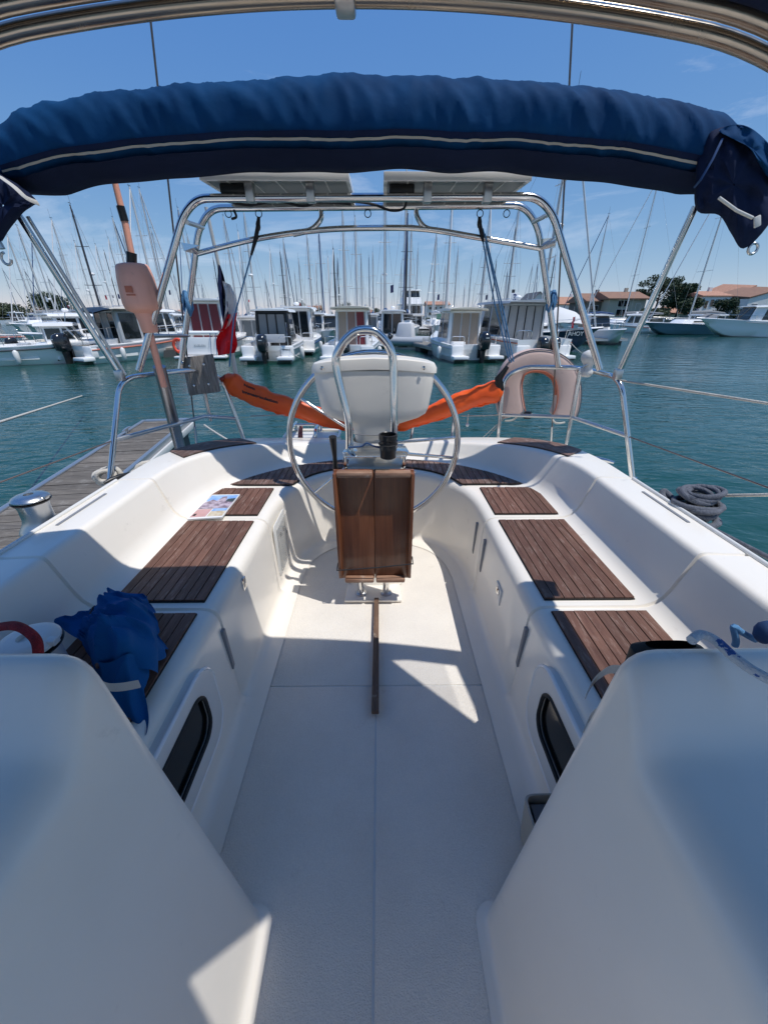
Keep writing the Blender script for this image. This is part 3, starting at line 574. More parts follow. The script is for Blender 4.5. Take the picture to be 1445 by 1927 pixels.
# ================================================================== helm
helm = thing('steering_pedestal', 'white steering pedestal with wide instrument pod behind the folded table', 'pedestal', (-.005, 1.70, 0))
def rrow(w, d, cy, z, n=28, e=3.2, cx=0):
    o = []
    for i in range(n):
        a = 2 * math.pi * i / n; c, s = math.cos(a), math.sin(a)
        o.append(V((cx + math.copysign(abs(c) ** (2 / e), c) * w / 2, cy + math.copysign(abs(s) ** (2 / e), s) * d / 2, z)))
    return o
MB().grid([rrow(.30, .30, .03, .006), rrow(.28, .28, .03, .03), rrow(.22, .22, .03, .12), rrow(.205, .20, .03, .45), rrow(.21, .20, .04, .66), rrow(.20, .17, .06, .74)], True).build('column', 'gelcoat', helm, smooth=50)
MB().grid([rrow(.175, .12, .07, .62), rrow(.18, .12, .07, .72), rrow(.20, .125, .07, .79), rrow(.225, .13, .07, .815), rrow(.30, .135, .07, .828, e=4), rrow(.40, .14, .07, .845, e=5), rrow(.455, .145, .07, .862, e=5), rrow(.480, .15, .07, .89, e=5), rrow(.505, .15, .07, .97, e=5), rrow(.515, .15, .07, 1.02, e=5), rrow(.520, .15, .07, 1.045, e=4), rrow(.505, .135, .07, 1.049, e=4)], True).build('instrument_pod', 'gelcoat', helm, smooth=45)
# pod lid with a crowned top edge
q = MB(); rows = []
for k, (dz, f) in enumerate(((0, .985), (0, 1.02), (.022, 1.02), (.036, .985), (.040, .90))):
    g = rrow(.525 * f, .155 * f, .07, 1.050 + dz, e=4.5)
    rows.append([V((p.x, p.y, p.z + (.026 * (1 - (p.x / .27) ** 2)) * (1 if k > 1 else .75) - .018)) for p in g])
q.grid(rows, True); n = len(q.v); q.f.append(tuple(range(n - 28, n))); q.build('pod_lid', 'gelcoat', helm, smooth=40)
for x in (-.215, .205): MB().lathe([(.008, 0), (.008, .003), (0, .005)], n=10).build('screw', 'steel', helm, smooth=40, loc=(x, -.0085, 1.058), rot=(R(90), 0, 0))
MB().tube([V((-.09, .005, .775)), V((.0, .002, .772)), V((.09, .005, .775))], .0022, 6).build('seam', 'grey', helm)
gp = [P(657, 850, y=1.60), P(655, 790, y=1.60), P(633, 690, y=1.62), P(640, 655, y=1.62), P(663, 628, y=1.62), P(686, 621, y=1.62), P(710, 627, y=1.62), P(733, 655, y=1.62), P(740, 690, y=1.62), P(741, 780, y=1.60), P(740, 850, y=1.60)]
MB().tube(spline([p - helm.location for p in gp], 7), .0165, 14).build('guard_tube', 'steel', helm, smooth=60)
HLc = helm.location
# steel shelf, top plates and cup on the pedestal front
sh = MB().prism([(-.125, 1.50), (.125, 1.50), (.14, 1.56), (.13, 1.64), (-.13, 1.64), (-.14, 1.56)], (.735, .742)); sh.v = [v - HLc for v in sh.v]; sh.build('top_plate', 'steel', helm, bevel=.003)
sh = MB().prism([(-.12, 1.51), (.12, 1.51), (.12, 1.66), (-.12, 1.66)], (.672, .688)); sh.v = [v - HLc for v in sh.v]; sh.build('lower_plate', 'gelcoat', helm, bevel=.006)
for x in (-.122, .122): MB().box((x, -.175, .710), (.014, .03, .065)).build('plate_bracket', 'steel', helm, bevel=.004)
for x in (-.07, .085): MB().box((x, -.19, .652), (.09, .012, .030)).build('hinge_plate', 'dullsteel', helm, bevel=.003)
tube('hinge_rod', [V((-.17, -.205, .676)), V((.17, -.205, .676))], .004, 'steel', helm)
tube('throttle_stem', [P(632, 892, y=1.55) - HLc, P(630, 860, y=1.55) - HLc, P(626, 822, y=1.53) - HLc], [.012, .009, .016], 'black', helm, 10)
MB().sphere((.055, .0, 1.0), .001, 6).build('screw', 'steel', helm)
tube('blue_cord', spline([P(u, v, y=1.50) - HLc for u, v in ((655, 842), (680, 840), (690, 834), (705, 840), (722, 844), (735, 850), (742, 836), (748, 828))], 5), .0035, 'coverblue', helm, 6)
cup = thing('cup_holder', 'black ribbed cup holder clipped on the pedestal plate', 'cup holder', P(730, 862, y=1.49))
MB().lathe([(.024, 0), (.031, .004), (.032, .03), (.034, .034), (.034, .044), (.033, .048), (.034, .075), (.037, .078), (.037, .098), (.033, .10), (.031, .098), (.030, .02)], n=28).build('cup', 'black', cup, smooth=40)
tube('rim_band', [V((.0365 * math.cos(a), .0365 * math.sin(a), .060)) for a in [2 * math.pi * i / 28 for i in range(28)]], .0025, 'rubber', cup, 6, closed=True)
# steering wheel
RW = .432
wh = MB().tube([V((RW * math.cos(a), 0, RW * math.sin(a))) for a in [2 * math.pi * i / 72 for i in range(72)]], .0155, 14, closed=True).build('steering_wheel', 'steel', helm, smooth=60, loc=V((-.015, 1.93, .665)) - helm.location, rot=(R(-4), 0, 0)); wh['label'] = 'large polished steel steering wheel'
for i in range(5):
    a = R(90 + 72 * i + 36 + 22); d = V((math.cos(a), 0, math.sin(a))); tube('spoke', [d * .05 + V((0, -.03, 0)), d * RW], .0075, 'steel', wh, 8)
MB().lathe([(.055, -.03), (.058, -.02), (.058, .01), (.04, .03), (.02, .045), (0, .05)], n=24).build('hub', 'steel', wh, smooth=40, rot=(R(90), 0, 0))
tube('axle', [V((0, -.12, 0)), V((0, 0, 0))], .018, 'dullsteel', wh)
# boathook-like rod lying to the right of the pedestal
line('steel_rod', [P(752, 853, y=1.66), P(860, 862, y=1.98)], .008, 'steel', 'thin steel rod reaching from the pedestal to the right rim of the steering wheel', 'rod')
# cockpit table folded down
TY = 1.47
tbl = thing('folding_table', 'varnished wooden cockpit table folded down, two leaves held by a black cord', 'table', (-.008, TY, 0)); TW, T0, T1 = .335, .150, .690
for s in (-1, 1):
    lf = MB().box((s * (TW / 4 - .001), .012, (T0 + T1) / 2), (TW / 2 - .004, .016, T1 - T0)).build('leaf', 'varnish', tbl, bevel=.0015)
    MB().prism([(s * (TW / 2 - .002), -.030), (s * (TW / 2 - .002), .022), (s * (TW / 2 - .026), .022), (s * (TW / 2 - .016), -.030)], (T0 + .022, T1 - .004)).build('side_lip', 'varnish', tbl, bevel=.004)
    MB().box((s * (TW / 4 - .006), -.012, T1 - .010), (TW / 2 - .022, .034, .024)).build('top_lip', 'wornwood', tbl, bevel=.006)
    MB().box((s * (TW / 4 - .012), -.014, T0 + .008), (TW / 2 - .034, .036, .022)).build('bottom_lip', 'wornwood', tbl, bevel=.007)
    tube('leg_tube', [V((s * .062 - .01, .055, .0)), V((s * .062 - .01, .055, .45))], .0155, 'steel', tbl)
MB().prism([(-.150, .0), (.130, .0), (.125, .13), (-.145, .13)], (.006, .020)).build('base_plate', 'gelcoat', tbl, bevel=.005)
for s in (-1, 1): MB().lathe([(.028, 0), (.028, .006), (.018, .012)], n=18).build('leg_flange', 'dullsteel', tbl, smooth=40, loc=(s * .062 - .01, .055, .02))
MB().box((0, .026, (T0 + T1) / 2), (.05, .008, T1 - T0 - .02)).build('gap_backing', 'caulk', tbl)  # dark strip added behind the leaves to block light through their gap
tube('cord', [V((-TW / 2 - .004, .02, .225)), V((-TW / 2 - .004, -.034, .222)), V((0, -.036, .237)), V((TW / 2 + .004, -.034, .256)), V((TW / 2 + .004, .02, .258))], .003, 'blackrope', tbl, 6)
tag(MB().prism([(-.013, 0), (.013, 0), (.011, .60), (-.011, .60)], (.011, .033)).build('foot_batten', 'stick', None, bevel=.003, loc=(P(706, 1345, z=.01).x, P(706, 1345, z=.01).y, 0)), 'weathered wooden batten lying on the cockpit floor, aligned with the table', 'batten')
# ---- stern gear
bx_ = thing('stern_locker', 'white moulded box on the stern left of the wheel, with two steel handles', 'locker', P(588, 838, y=2.70))
MB().grid([rrow(.40, .26, .05, -.20), rrow(.40, .26, .05, .02, e=5), rrow(.385, .25, .05, .045, e=5), rrow(.36, .22, .05, .055, e=5)], True).build('box_body', 'gelcoat', bx_, smooth=45)
n_ = MB().prism([(x.x, x.y) for x in rrow(.36, .22, .05, 0, e=5)], (.05, .058)).build('box_lid', 'oldwhite', bx_, bevel=.006)
tube('lid_edge', [V((p.x, p.y, .066)) for p in rrow(.39, .25, .05, 0, e=5)], .010, 'gelcoat', bx_, 8, closed=True)
for x in (-.125, .045): tube('handle', fillet([V((x, -.10, -.08)), V((x, -.10, .135)), V((x, .16, .135)), V((x, .16, -.05))], .05, 6), .0125, 'steel', bx_, 12)
tube('handle_bar', [V((-.125, .06, .135)), V((.045, .06, .135))], .008, 'steel', bx_)
tube('red_lashing', spline([V((-.07, -.02, .14)), V((-.075, -.06, .08)), V((-.06, -.09, .02)), V((-.085, -.115, -.03)), V((-.09, -.12, -.09))], 6), [.010] * 25, 'pinkrope', bx_, 8)
tube('red_lashing', spline([V((-.065, .0, .14)), V((-.06, -.05, .05)), V((-.02, -.06, .02)), V((.05, -.06, .0))], 6), .009, 'pinkrope', bx_, 8)
lad = thing('boarding_ladder', 'folded steel boarding ladder tubes on the stern right of the wheel', 'ladder', P(810, 850, y=2.66))
L0 = lad.location
tube('hoop', fillet([P(770, 850, y=2.66) - L0, P(780, 780, y=2.66) - L0, P(830, 762, y=2.66) - L0, P(856, 775, y=2.66) - L0, P(847, 846, y=2.66) - L0], [.05, .03, .05], 6), .0125, 'steel', lad, 12)
# orange bag slung across the stern
def orow(c, d, r, rb, n=16):
    d = d.normalized(); sx = V((0, 1, 0)); up = d.cross(sx).normalized()
    if up.z < 0: up = -up
    return [c + sx * math.cos(a) * rb + up * math.sin(a) * r for a in [2 * math.pi * i / n for i in range(n)]]
ob = thing('orange_sling_bag', 'long orange rescue sling bag hung across the stern, printed with black words', 'bag', P(640, 800, y=2.60)); OL = ob.location
cp_ = spline([P(u, v, y=y) for u, v, y in ((424, 706, 2.60), (440, 722, 2.60), (470, 738, 2.61), (520, 758, 2.62), (580, 776, 2.63), (640, 794, 2.64), (707, 801, 2.64), (770, 791, 2.64), (820, 775, 2.63), (880, 752, 2.62), (925, 738, 2.60), (945, 734, 2.60))], 9); k = len(cp_); q = MB(); rows = []
for i, c0 in enumerate(cp_):
    d = cp_[min(i + 1, k - 1)] - cp_[max(i - 1, 0)]; f = i / (k - 1); r = .066 * min(1, .30 + f * 9) * (1.0 - .28 * math.exp(-((f - .52) / .18) ** 2)) * min(1, .6 + (1 - f) * 8)
    g = orow(c0 - OL, d, r, r * .62); rows.append([p + (p - (c0 - OL)) * (noise.noise(p * 16) * .22 + noise.noise(p * 40) * .10) for p in g])
q.grid(rows, True); n = len(q.v); q.f += [tuple(range(16))[::-1], tuple(range(n - 16, n))]; q.build('bag', 'orange', ob, smooth=70)
hem = [rows[i][12] + V((0, -.012, .004)) for i in range(6, k - 4)]; tube('hem', hem, .006, 'orange', ob, 6)
tube('tail_strap', [P(940, 735, y=2.58) - OL, P(938, 712, y=2.56) - OL, P(955, 690, y=2.56) - OL], [.03, .026, .012], 'black', ob, 10, flat=.5)
tube('tail_strap', [P(426, 708, y=2.6) - OL, P(415, 716, y=2.57) - OL], .014, 'orangedark', ob, 8)
def face_txt(s, u0, v0, u1, v1, size, y):
    a = P(u0, v0, y=y); b = P(u1, v1, y=y); ex = (b - a).normalized(); ez = V((0, -.62, .78)); ez = (ez - ex * ez.dot(ex)).normalized(); en = ex.cross(ez)
    m = Matrix(((ex.x, ez.x, en.x, a.x - OL.x), (ex.y, ez.y, en.y, a.y - OL.y), (ex.z, ez.z, en.z, a.z - OL.z), (0, 0, 0, 1)))
    text('lettering', s, size, 'ink', ob, m, .0015, 'LEFT', .0012)
face_txt('Nom', 459, 724, 474, 730, .034, 2.545); face_txt('Immatriculation', 456, 737, 505, 752, .036, 2.540)
# horseshoe life buoy
hb = thing('horseshoe_buoy', 'faded pink horseshoe lifebuoy hung open side down on the right stern rail', 'lifebuoy', P(1010, 700, y=2.66)); BL = hb.location
path = spline([P(u, v, y=2.68) for u, v in ((962, 780), (956, 745), (957, 715), (968, 692), (988, 680), (1012, 677), (1037, 683), (1058, 702), (1066, 735), (1063, 765), (1056, 784))], 7); q = MB(); rows = []; k = len(path)
for i, c0 in enumerate(path):
    t = (path[min(i + 1, k - 1)] - path[max(i - 1, 0)]).normalized(); nx = t.cross(V((0, 1, 0))).normalized(); f = i / (k - 1); e = min(1, .80 + 8 * f, .80 + 8 * (1 - f)); wd = (.090 - .022 * math.sin(math.pi * f) ** 2) * e
    g = []
    for j in range(20):
        a = 2 * math.pi * j / 20; ca, sa = math.cos(a), math.sin(a); g.append(c0 - BL + nx * math.copysign(abs(ca) ** .6, ca) * wd + V((0, 1, 0)) * math.copysign(abs(sa) ** .6, sa) * .05)
    rows.append(g)
q.grid(rows, True); n = len(q.v); q.f += [tuple(range(20))[::-1], tuple(range(n - 20, n))]; q.build('float', 'horseshoe', hb, smooth=50)
for sgn in (-1, 1):
    pts = []
    for i in range(0, k, 2):
        t = (path[min(i + 1, k - 1)] - path[max(i - 1, 0)]).normalized(); nx = t.cross(V((0, 1, 0))).normalized(); f = i / (k - 1); pts.append(path[i] - BL + nx * sgn * ((.090 - .022 * math.sin(math.pi * f) ** 2) * .93) + V((0, -.043, 0)))
    tube('piping', pts, .004, 'salmon' if sgn < 0 else 'greyrope', hb, 6)
tube('inner_band', [rows[i][10 if True else 0] * 1.0 + V((0, -.02, 0)) for i in range(14, k - 14)], .010, 'salmon', hb, 8)
tube('strap', spline([P(950, 792, y=2.58) - BL, P(965, 790, y=2.56) - BL, P(985, 776, y=2.56) - BL, P(1000, 780, y=2.57) - BL], 5), .006, 'rope', hb, 6); tube('strap', spline([P(1036, 783, y=2.58) - BL, P(1045, 796, y=2.56) - BL, P(1062, 795, y=2.57) - BL], 5), .006, 'rope', hb, 6)
MB().box((0, 0, 0), (.045, .03, .05)).build('clip', 'black', hb, bevel=.008, loc=P(992, 781, y=2.55) - BL)
lamp = thing('lifebuoy_light', 'white bulb-shaped rescue light standing on the right stern rail', 'light', P(1103, 702, y=2.24)); 
MB().lathe([(.020, 0), (.030, .012), (.032, .03), (.022, .045), (.024, .06), (.042, .085), (.046, .105), (.038, .125), (.018, .137), (0, .14)], n=24).build('bulb', 'lampwhite', lamp, smooth=60, loc=(0, 0, -.02))
tube('bracket', fillet([V((-.05, -.02, -.06)), V((-.05, -.02, .03)), V((-.01, -.02, .05))], .03, 4), .005, 'steel', lamp, 8)
# danbuoy on the left with its steel socket
a0, a1 = P(345, 865, y=2.30), P(300, 690, y=2.16); axis = (a1 - a0).normalized()
sk = tag(MB().tube([V((0, 0, 0)), a1 - a0], .031, 20).build('pole_socket', 'brushed', None, smooth=50, loc=a0), 'thick dull steel tube socket holding the pink buoy pole on the left', 'socket')
db = thing('danbuoy', 'faded pink danbuoy with long pole and ribbed float on the left stern', 'danbuoy', a1); z = lambda u, v: P(u, v, y=2.10) - a1
tube('lower_pole', [V((0, 0, -.1)), z(283, 630)], .0165, 'pink', db, 14)
fl0, fl1 = z(284, 626), z(248, 496); ax = fl1 - fl0; q = MB(); rows = []; un = ax.normalized(); sx = un.cross(V((0, 1, 0))).normalized(); sy = un.cross(sx)
for f, r in ((0, .030), (.02, .036), (.18, .040), (.30, .047), (.34, .072), (.36, .078), (.45, .084), (.62, .082), (.80, .078), (.95, .070), (.985, .062), (1.0, .045)):
    rows.append([fl0 + ax * f + (sx * math.cos(a) + sy * math.sin(a)) * r * (1 - (.06 * max(0, math.cos(a * 7)) ** 6 if .36 < f < .7 else 0)) for a in [2 * math.pi * j / 56 for j in range(56)]])
q.grid(rows, True); n = len(q.v); q.f += [tuple(range(56))[::-1], tuple(range(n - 56, n))]; q.build('float', 'pink', db, smooth=50)
tube('neck', [fl1 - un * .005, z(248, 475)], .021, 'black', db, 14)
tube('upper_pole', [z(248, 478), z(236, 420), z(216, 340)], [.014, .014, .012], 'pink', db, 12); tube('black_band', [z(235.5, 417), z(227, 388)], .0165, 'black', db, 12)
mk = MB(); c0 = fl0 + ax * .63 - V((0, .083, 0)); mk.box(c0, (.032, .002, .026)); mk.box(c0 - V((-.004, 0, .022)), (.040, .002, .006)); mk.build('printed_mark', 'salmon', db)
# wooden outboard bracket board
bd = thing('outboard_board', 'weathered grey wooden board with four bolts clamped on the left stern rail', 'board', P(376, 706, y=2.46))
BV = [P(u, v, y=2.44) - bd.location for u, v in ((341, 673), (397, 667), (412, 738), (356, 745))]
MB().add(BV + [v + V((0, .04, 0)) for v in BV], [(0, 1, 2, 3), (7, 6, 5, 4), (0, 4, 5, 1), (1, 5, 6, 2), (2, 6, 7, 3), (3, 7, 4, 0)]).build('board', 'boardwood', bd, bevel=.005)
for u, v in ((357, 689), (384, 686), (366, 726), (393, 723)): MB().sphere(P(u, v, y=2.437) - bd.location, .0085, 10, (1, .6, 1)).build('bolt', 'steel', bd, smooth=60)
tube('bracket_leg', [P(385, 740, y=2.48) - bd.location, P(397, 792, y=2.48) - bd.location], .0125, 'steel', bd)
# flag
fg = thing('ensign_flag', 'blue white and red flag drooping from a staff on the left stern', 'flag', P(440, 690, y=2.62)); FL = fg.location
tube('staff', [V((0, 0, -.05)), P(412, 500, y=2.62) - FL, P(388, 390, y=2.62) - FL], .010, 'mastalloy', fg, 10)
def cloth(name, m, left, right, y, seed, amp=.028):
    n, k = 22, 12; q = MB(); rows = []
    L_ = spline([V((a, b, 0)) for a, b in left], 8); R_ = spline([V((a, b, 0)) for a, b in right], 8)
    for i in range(n + 1):
        a = L_[int(i / n * (len(L_) - 1))]; b = R_[int(i / n * (len(R_) - 1))]
        rows.append([P(a.x + (b.x - a.x) * j / k, a.y + (b.y - a.y) * j / k, y=y + amp * math.sin(j / k * 9 + i * .16 + seed) + noise.noise(V((j * .4, i * .25, seed))) * .02) - FL for j in range(k + 1)])
    return q.grid(rows).build(name, m, fg, smooth=80)
cloth('blue_band', 'flagblue', ((411, 497), (410, 530), (413, 565), (420, 607)), ((415, 500), (424, 530), (429, 570), (431, 603)), 2.585, 0)
cloth('white_band', 'flagwhite', ((418, 528), (424, 555), (424, 585), (417, 625)), ((434, 536), (445, 562), (447, 588), (440, 606)), 2.57, 2, .018)
cloth('red_band', 'flagred', ((429, 592), (420, 615), (407, 640), (411, 669)), ((447, 588), (443, 618), (447, 648), (442, 664)), 2.56, 4, .03)
tube('white_pole', [P(437, 662, y=2.63) - FL, P(445, 705, y=2.63) - FL], .013, 'oldwhite', fg, 10)
# throw-line float by the rail
tf = thing('throw_float', 'small white float hanging on a cord right of the wheel', 'float', P(879, 800, y=2.62)); MB().sphere((0, 0, 0), .013, 12).build('ball', 'lampwhite', tf, smooth=60); tube('cord', [V((0, 0, 0)), V((0, 0, .075))], .004, 'rope', tf, 6)
# cleats on the outer stern
def cleat(p, rz, label, m='steel', L_=.17):
    t = thing('mooring_cleat', label, 'cleat', p, rz)
    MB().tube([V((-L_ / 2, 0, .045)), V((-L_ * .3, 0, .05)), V((0, 0, .052)), V((L_ * .3, 0, .05)), V((L_ / 2, 0, .045))], [.007, .011, .013, .011, .007], 10).build('horn', m, t, smooth=60)
    for x in (-.03, .03): tube('stem', [V((x, 0, -.01)), V((x * .8, 0, .045))], .010, m, t)
cleat(P(1118, 880, z=.50), R(-32), 'steel mooring cleat outside the right coaming by the teak cap')
# ---- winches
def winch(p, label, s=1.0, m='dullsteel'):
    t = thing('winch', label, 'winch', p); t.scale = (s, s, s)
    MB().lathe([(.082, -.06), (.082, 0), (.076, .014), (.062, .034), (.055, .055), (.054, .105), (.058, .122), (.058, .126)], n=36).build('drum', m, t, smooth=40)
    MB().lathe([(.050, .127), (.067, .129), (.069, .134), (.050, .137)], n=36).build('self_tailer', 'black', t, smooth=40)
    MB().lathe([(.050, .138), (.066, .140), (.066, .145), (.060, .152), (.048, .158), (.036, .160), (.017, .161), (.017, .150), (0, .150)], n=36).build('cap', m, t, smooth=40)
    MB().box((.058, 0, .148), (.030, .022, .016)).build('feeder', m, t, bevel=.004); return t
winch(P(86, 1000, x=-1.19) + V((0, 0, .012)), 'bare steel self-tailing winch on the left coaming above the pontoon', .84)
wr = winch(P(1298, 980, x=1.20), 'winch on the right coaming wrapped in dark grey rope', .66)
rc = thing('winch_rope', 'dark grey speckled rope coiled round the right winch', 'rope', wr.location); rnd = random.Random(4)
pts = []
for i in range(160):
    a = i * .26; f = i / 159; pts.append(V(((.068 + .014 * math.sin(i * .07) + rnd.uniform(-.003, .003)) * math.cos(a), (.068 + .012 * math.sin(i * .05)) * math.sin(a), .0 + .094 * f + .012 * math.sin(a * .5))))
MB().tube(pts, .0105, 8).build('coil', 'greyrope', rc, smooth=60)
for kk in range(3): MB().tube([V((.052 * math.cos(a) + .012 * kk - .01, .05 * math.sin(a), .108 + .012 * math.sin(a + kk) + .006 * kk)) for a in [2 * math.pi * i / 20 for i in range(20)]], .0095, 8, closed=True).build('coil_turn', 'greyrope', rc, smooth=60)
tube('tail', spline([P(1300, 968, x=1.16) - rc.location, P(1262, 950, x=1.14) - rc.location, P(1246, 935, x=1.14) - rc.location, P(1250, 925, x=1.16) - rc.location, P(1275, 950, x=1.18) - rc.location], 6), .012, 'greyrope', rc, 8)
tube('lead', [P(1275, 962, x=1.17) - rc.location, P(1330, 990, x=1.17) - rc.location, P(1470, 1062, x=1.17) - rc.location], .008, 'greyrope', rc, 8)
# ---- rope coils on the left quarter
def ropecoil(c0, rx, ry, turns, label, r=.011, tilt=(0, 0, 0)):
    t = thing('rope_coil', label, 'rope', c0); t.rotation_euler = tilt; rnd = random.Random(int(rx * 1000))
    for i in range(turns):
        s_ = 1 - .11 * i; dx, dy = rnd.uniform(-.012, .012), rnd.uniform(-.01, .01)
        pts = [V((dx + rx * s_ * math.cos(a), dy + ry * s_ * math.sin(a), .014 * i + .012 * math.sin(2 * a + i))) for a in [2 * math.pi * j / 26 for j in range(26)]]
        MB().tube(pts, [r * (1 + .14 * (j % 2)) for j in range(26)], 8, closed=True).build('loop', 'rope', t, smooth=60)
    return t
ropecoil(P(288, 892, y=1.98), .105, .055, 5, 'larger white rope coil beside the left teak cap', .0125, (R(38), R(-14), R(30)))
c2 = ropecoil(P(207, 897, y=1.86), .058, .04, 4, 'smaller white rope bundle at the foot of the left stern rail', .010, (R(60), 0, R(20)))
cleat(P(232, 915, y=1.80), R(60), 'steel mooring cleat by the foot of the left stern rail', 'black', .15)
# ---- brochure on the left seat
zt = .438; A, B, C, D = P(352, 977, z=zt), P(418, 973, z=zt), P(452, 930, z=zt), P(400, 931, z=zt)
br = thing('brochure', 'glossy picture brochure lying on the left teak seat', 'brochure', A); 
def qd(u, v): p = A.lerp(B, u).lerp(D.lerp(C, u), v); return p - A
def sheet(name, poly, dz, m, th=.0008):
    vs = [qd(*p) for p in poly]; n = len(vs); MB().add([v + V((0, 0, dz)) for v in vs] + [v + V((0, 0, dz - th)) for v in vs], [tuple(range(n)), tuple(range(n, 2 * n))[::-1]] + [(i, (i + 1) % n, n + (i + 1) % n, n + i) for i in range(n)]).build(name, m, br)
sheet('cover', [(0, 0), (1, 0), (1, 1), (0, 1)], 0, 'paper', .006)
sheet('print_sky', [(.03, .70), (.97, .70), (.97, .96), (.03, .96)], .0009, 'printsky'); sheet('print_rock', [(.03, .38), (.97, .38), (.97, .68), (.72, .66), (.62, .90), (.48, .88), (.40, .70), (.22, .76), (.03, .62)], .0019, 'printrock')
sheet('print_hill', [(.70, .66), (.97, .62), (.97, .80), (.72, .77)], .0025, 'printhill'); sheet('print_pink', [(.03, .06), (.48, .06), (.48, .36), (.03, .36)], .0009, 'printpink'); sheet('print_beach', [(.52, .06), (.97, .06), (.97, .36), (.52, .36)], .0009, 'printsand')
sheet('print_sea', [(.52, .26), (.97, .26), (.97, .36), (.52, .36)], .0018, 'printsky'); sheet('print_mark', [(.07, .10), (.15, .10), (.15, .18), (.07, .18)], .0018, 'ink')
# ---- blue canvas bag on the left seat
def rumple(name, pts, mat_, parent, seed, amp=.02, n=40, m=30):
    """a bunched cloth over a mound: pts are (u, v, z) rows from far to near in the place, each row left to right"""
    rows = []
    src = [[P(u, v, z=z_) for u, v, z_ in r] for r in pts]
    gr = [spline(r, 16) for r in src]; k = len(gr[0]); cols = [spline([g[j] for g in gr], 14) for j in range(k)]
    def rg(q_): return (1 - min(1, 2.2 * abs(noise.noise(q_)))) ** 2
    rows = [[c + V((0, -.35, 1)) * (rg(V((c.x * 7 + c.y * 3, c.y * 5, seed))) * amp * 1.1 + rg(V((c.x * 5 - c.y * 9, c.y * 4 + seed, 4))) * amp * .9 + rg(V((c.x * 16, c.y * 19, seed * 2))) * amp * .35 - amp * .7) + V((1, 0, 0)) * noise.noise(c * 11 + V((0, 0, seed))) * amp * .6 for c in col] for col in cols]
    off = parent.location
    return MB().grid([[p - off for p in r] for r in rows]).build(name, mat_, parent, smooth=80)
bag = thing('blue_canvas_bag', 'crumpled bright blue canvas cover heaped on the left seat', 'canvas bag', P(250, 1200, z=.43))
rumple('canvas', [[(130, 1165, .44), (180, 1145, .50), (230, 1118, .50), (268, 1120, .48), (300, 1150, .43)],
                  [(122, 1172, .46), (180, 1160, .54), (235, 1140, .58), (275, 1150, .55), (304, 1165, .43)],
                  [(140, 1195, .48), (190, 1195, .58), (245, 1180, .62), (285, 1185, .55), (310, 1200, .43)],
                  [(165, 1235, .50), (200, 1230, .56), (245, 1215, .60), (285, 1220, .55), (315, 1222, .44)],
                  [(175, 1265, .46), (205, 1262, .50), (240, 1258, .52), (272, 1262, .50), (300, 1265, .45)]], 'bluebag', bag, 2.3, .045)
rumple('hanging_fold', [[(170, 1255, .50), (200, 1250, .54), (240, 1240, .56), (275, 1245, .52), (292, 1255, .48)],
                        [(190, 1300, .44), (215, 1300, .48), (245, 1298, .50), (270, 1300, .46), (286, 1305, .44)],
                        [(215, 1340, .40), (232, 1340, .44), (250, 1340, .45), (268, 1342, .43), (282, 1345, .42)],
                        [(232, 1372, .36), (245, 1375, .39), (256, 1378, .40), (266, 1382, .40), (274, 1386, .40)]], 'bluebag', bag, 5.1, .024)
tube('loop', [P(181 + 11 * math.cos(a), 1163 - 22 * math.sin(a), z=.535) - bag.location for a in [2 * math.pi * i / 18 for i in range(18)]], .003, 'blackrope', bag, 6, closed=True)
def strap(label, pts, y0, wd, m='webbing'):
    c0 = [P(u, v, y=y_) for u, v, y_ in pts]; t0 = c0[0]; sp = spline(c0, 7); q = MB(); rows = []
    for i, p in enumerate(sp): rows.append([p - t0 + V((0, 0, wd / 2)), p - t0 + V((0, .003, wd / 2)), p - t0 + V((0, .003, -wd / 2)), p - t0 + V((0, 0, -wd / 2))])
    q.grid(rows, True); n = len(q.v); q.f += [(0, 1, 2, 3), (n - 4, n - 3, n - 2, n - 1)]; return tag(q.build('webbing_strap', m, None, smooth=50, loc=t0), label, 'strap')
strap('pale webbing strap end sticking out beside the blue canvas', ((180, 1276, .52), (200, 1293, .55), (228, 1294, .57), (262, 1288, .60)), 0, .022)
strap('pale webbing tail hanging low by the left companionway shoulder', ((230, 1362, .52), (250, 1380, .54), (268, 1396, .55)), 0, .016)
strap('grey webbing strap curling over the near right seat', ((1170, 1262, .53), (1145, 1262, .58), (1118, 1282, .60), (1103, 1310, .58)), 0, .022)
strap('short grey strap tab beside the right companionway shoulder', ((1126, 1338, .52), (1110, 1352, .55), (1100, 1374, .54)), 0, .024)
# rope tail bags behind the shoulders, with ropes
pk = thing('rope_pocket', 'black rope pocket edge behind the right companionway shoulder', 'pocket', (.548, .512, .578)); MB().grid([rrow(.10, .03, 0, -.12), rrow(.13, .04, 0, .06), rrow(.135, .04, 0, .125), rrow(.09, .02, 0, .137)], True).build('pouch', 'rubber', pk, smooth=50)
wn_ = winch(P(70, 1240, y=.62), 'white and grey winch base half hidden behind the left companionway shoulder', .9, 'oldwhite'); wn_.location.z -= .08
rd = [P(u, v, y=y_) for u, v, y_ in ((-40, 1190, .56), (0, 1180, .56), (30, 1178, .55), (55, 1190, .54), (70, 1208, .53), (73, 1235, .52))]
tag(MB().tube([p - rd[0] for p in spline(rd, 6)], .0085, 10).build('red_rope', 'redrope', None, smooth=60, loc=rd[0]), 'red rope arching over the left companionway shoulder', 'rope')
fk = [P(1300, 1205, z=.764)] + [P(u, v, z=.766) for u, v in ((1318, 1194), (1345, 1205), (1375, 1232), (1410, 1258), (1445, 1278), (1500, 1310))]
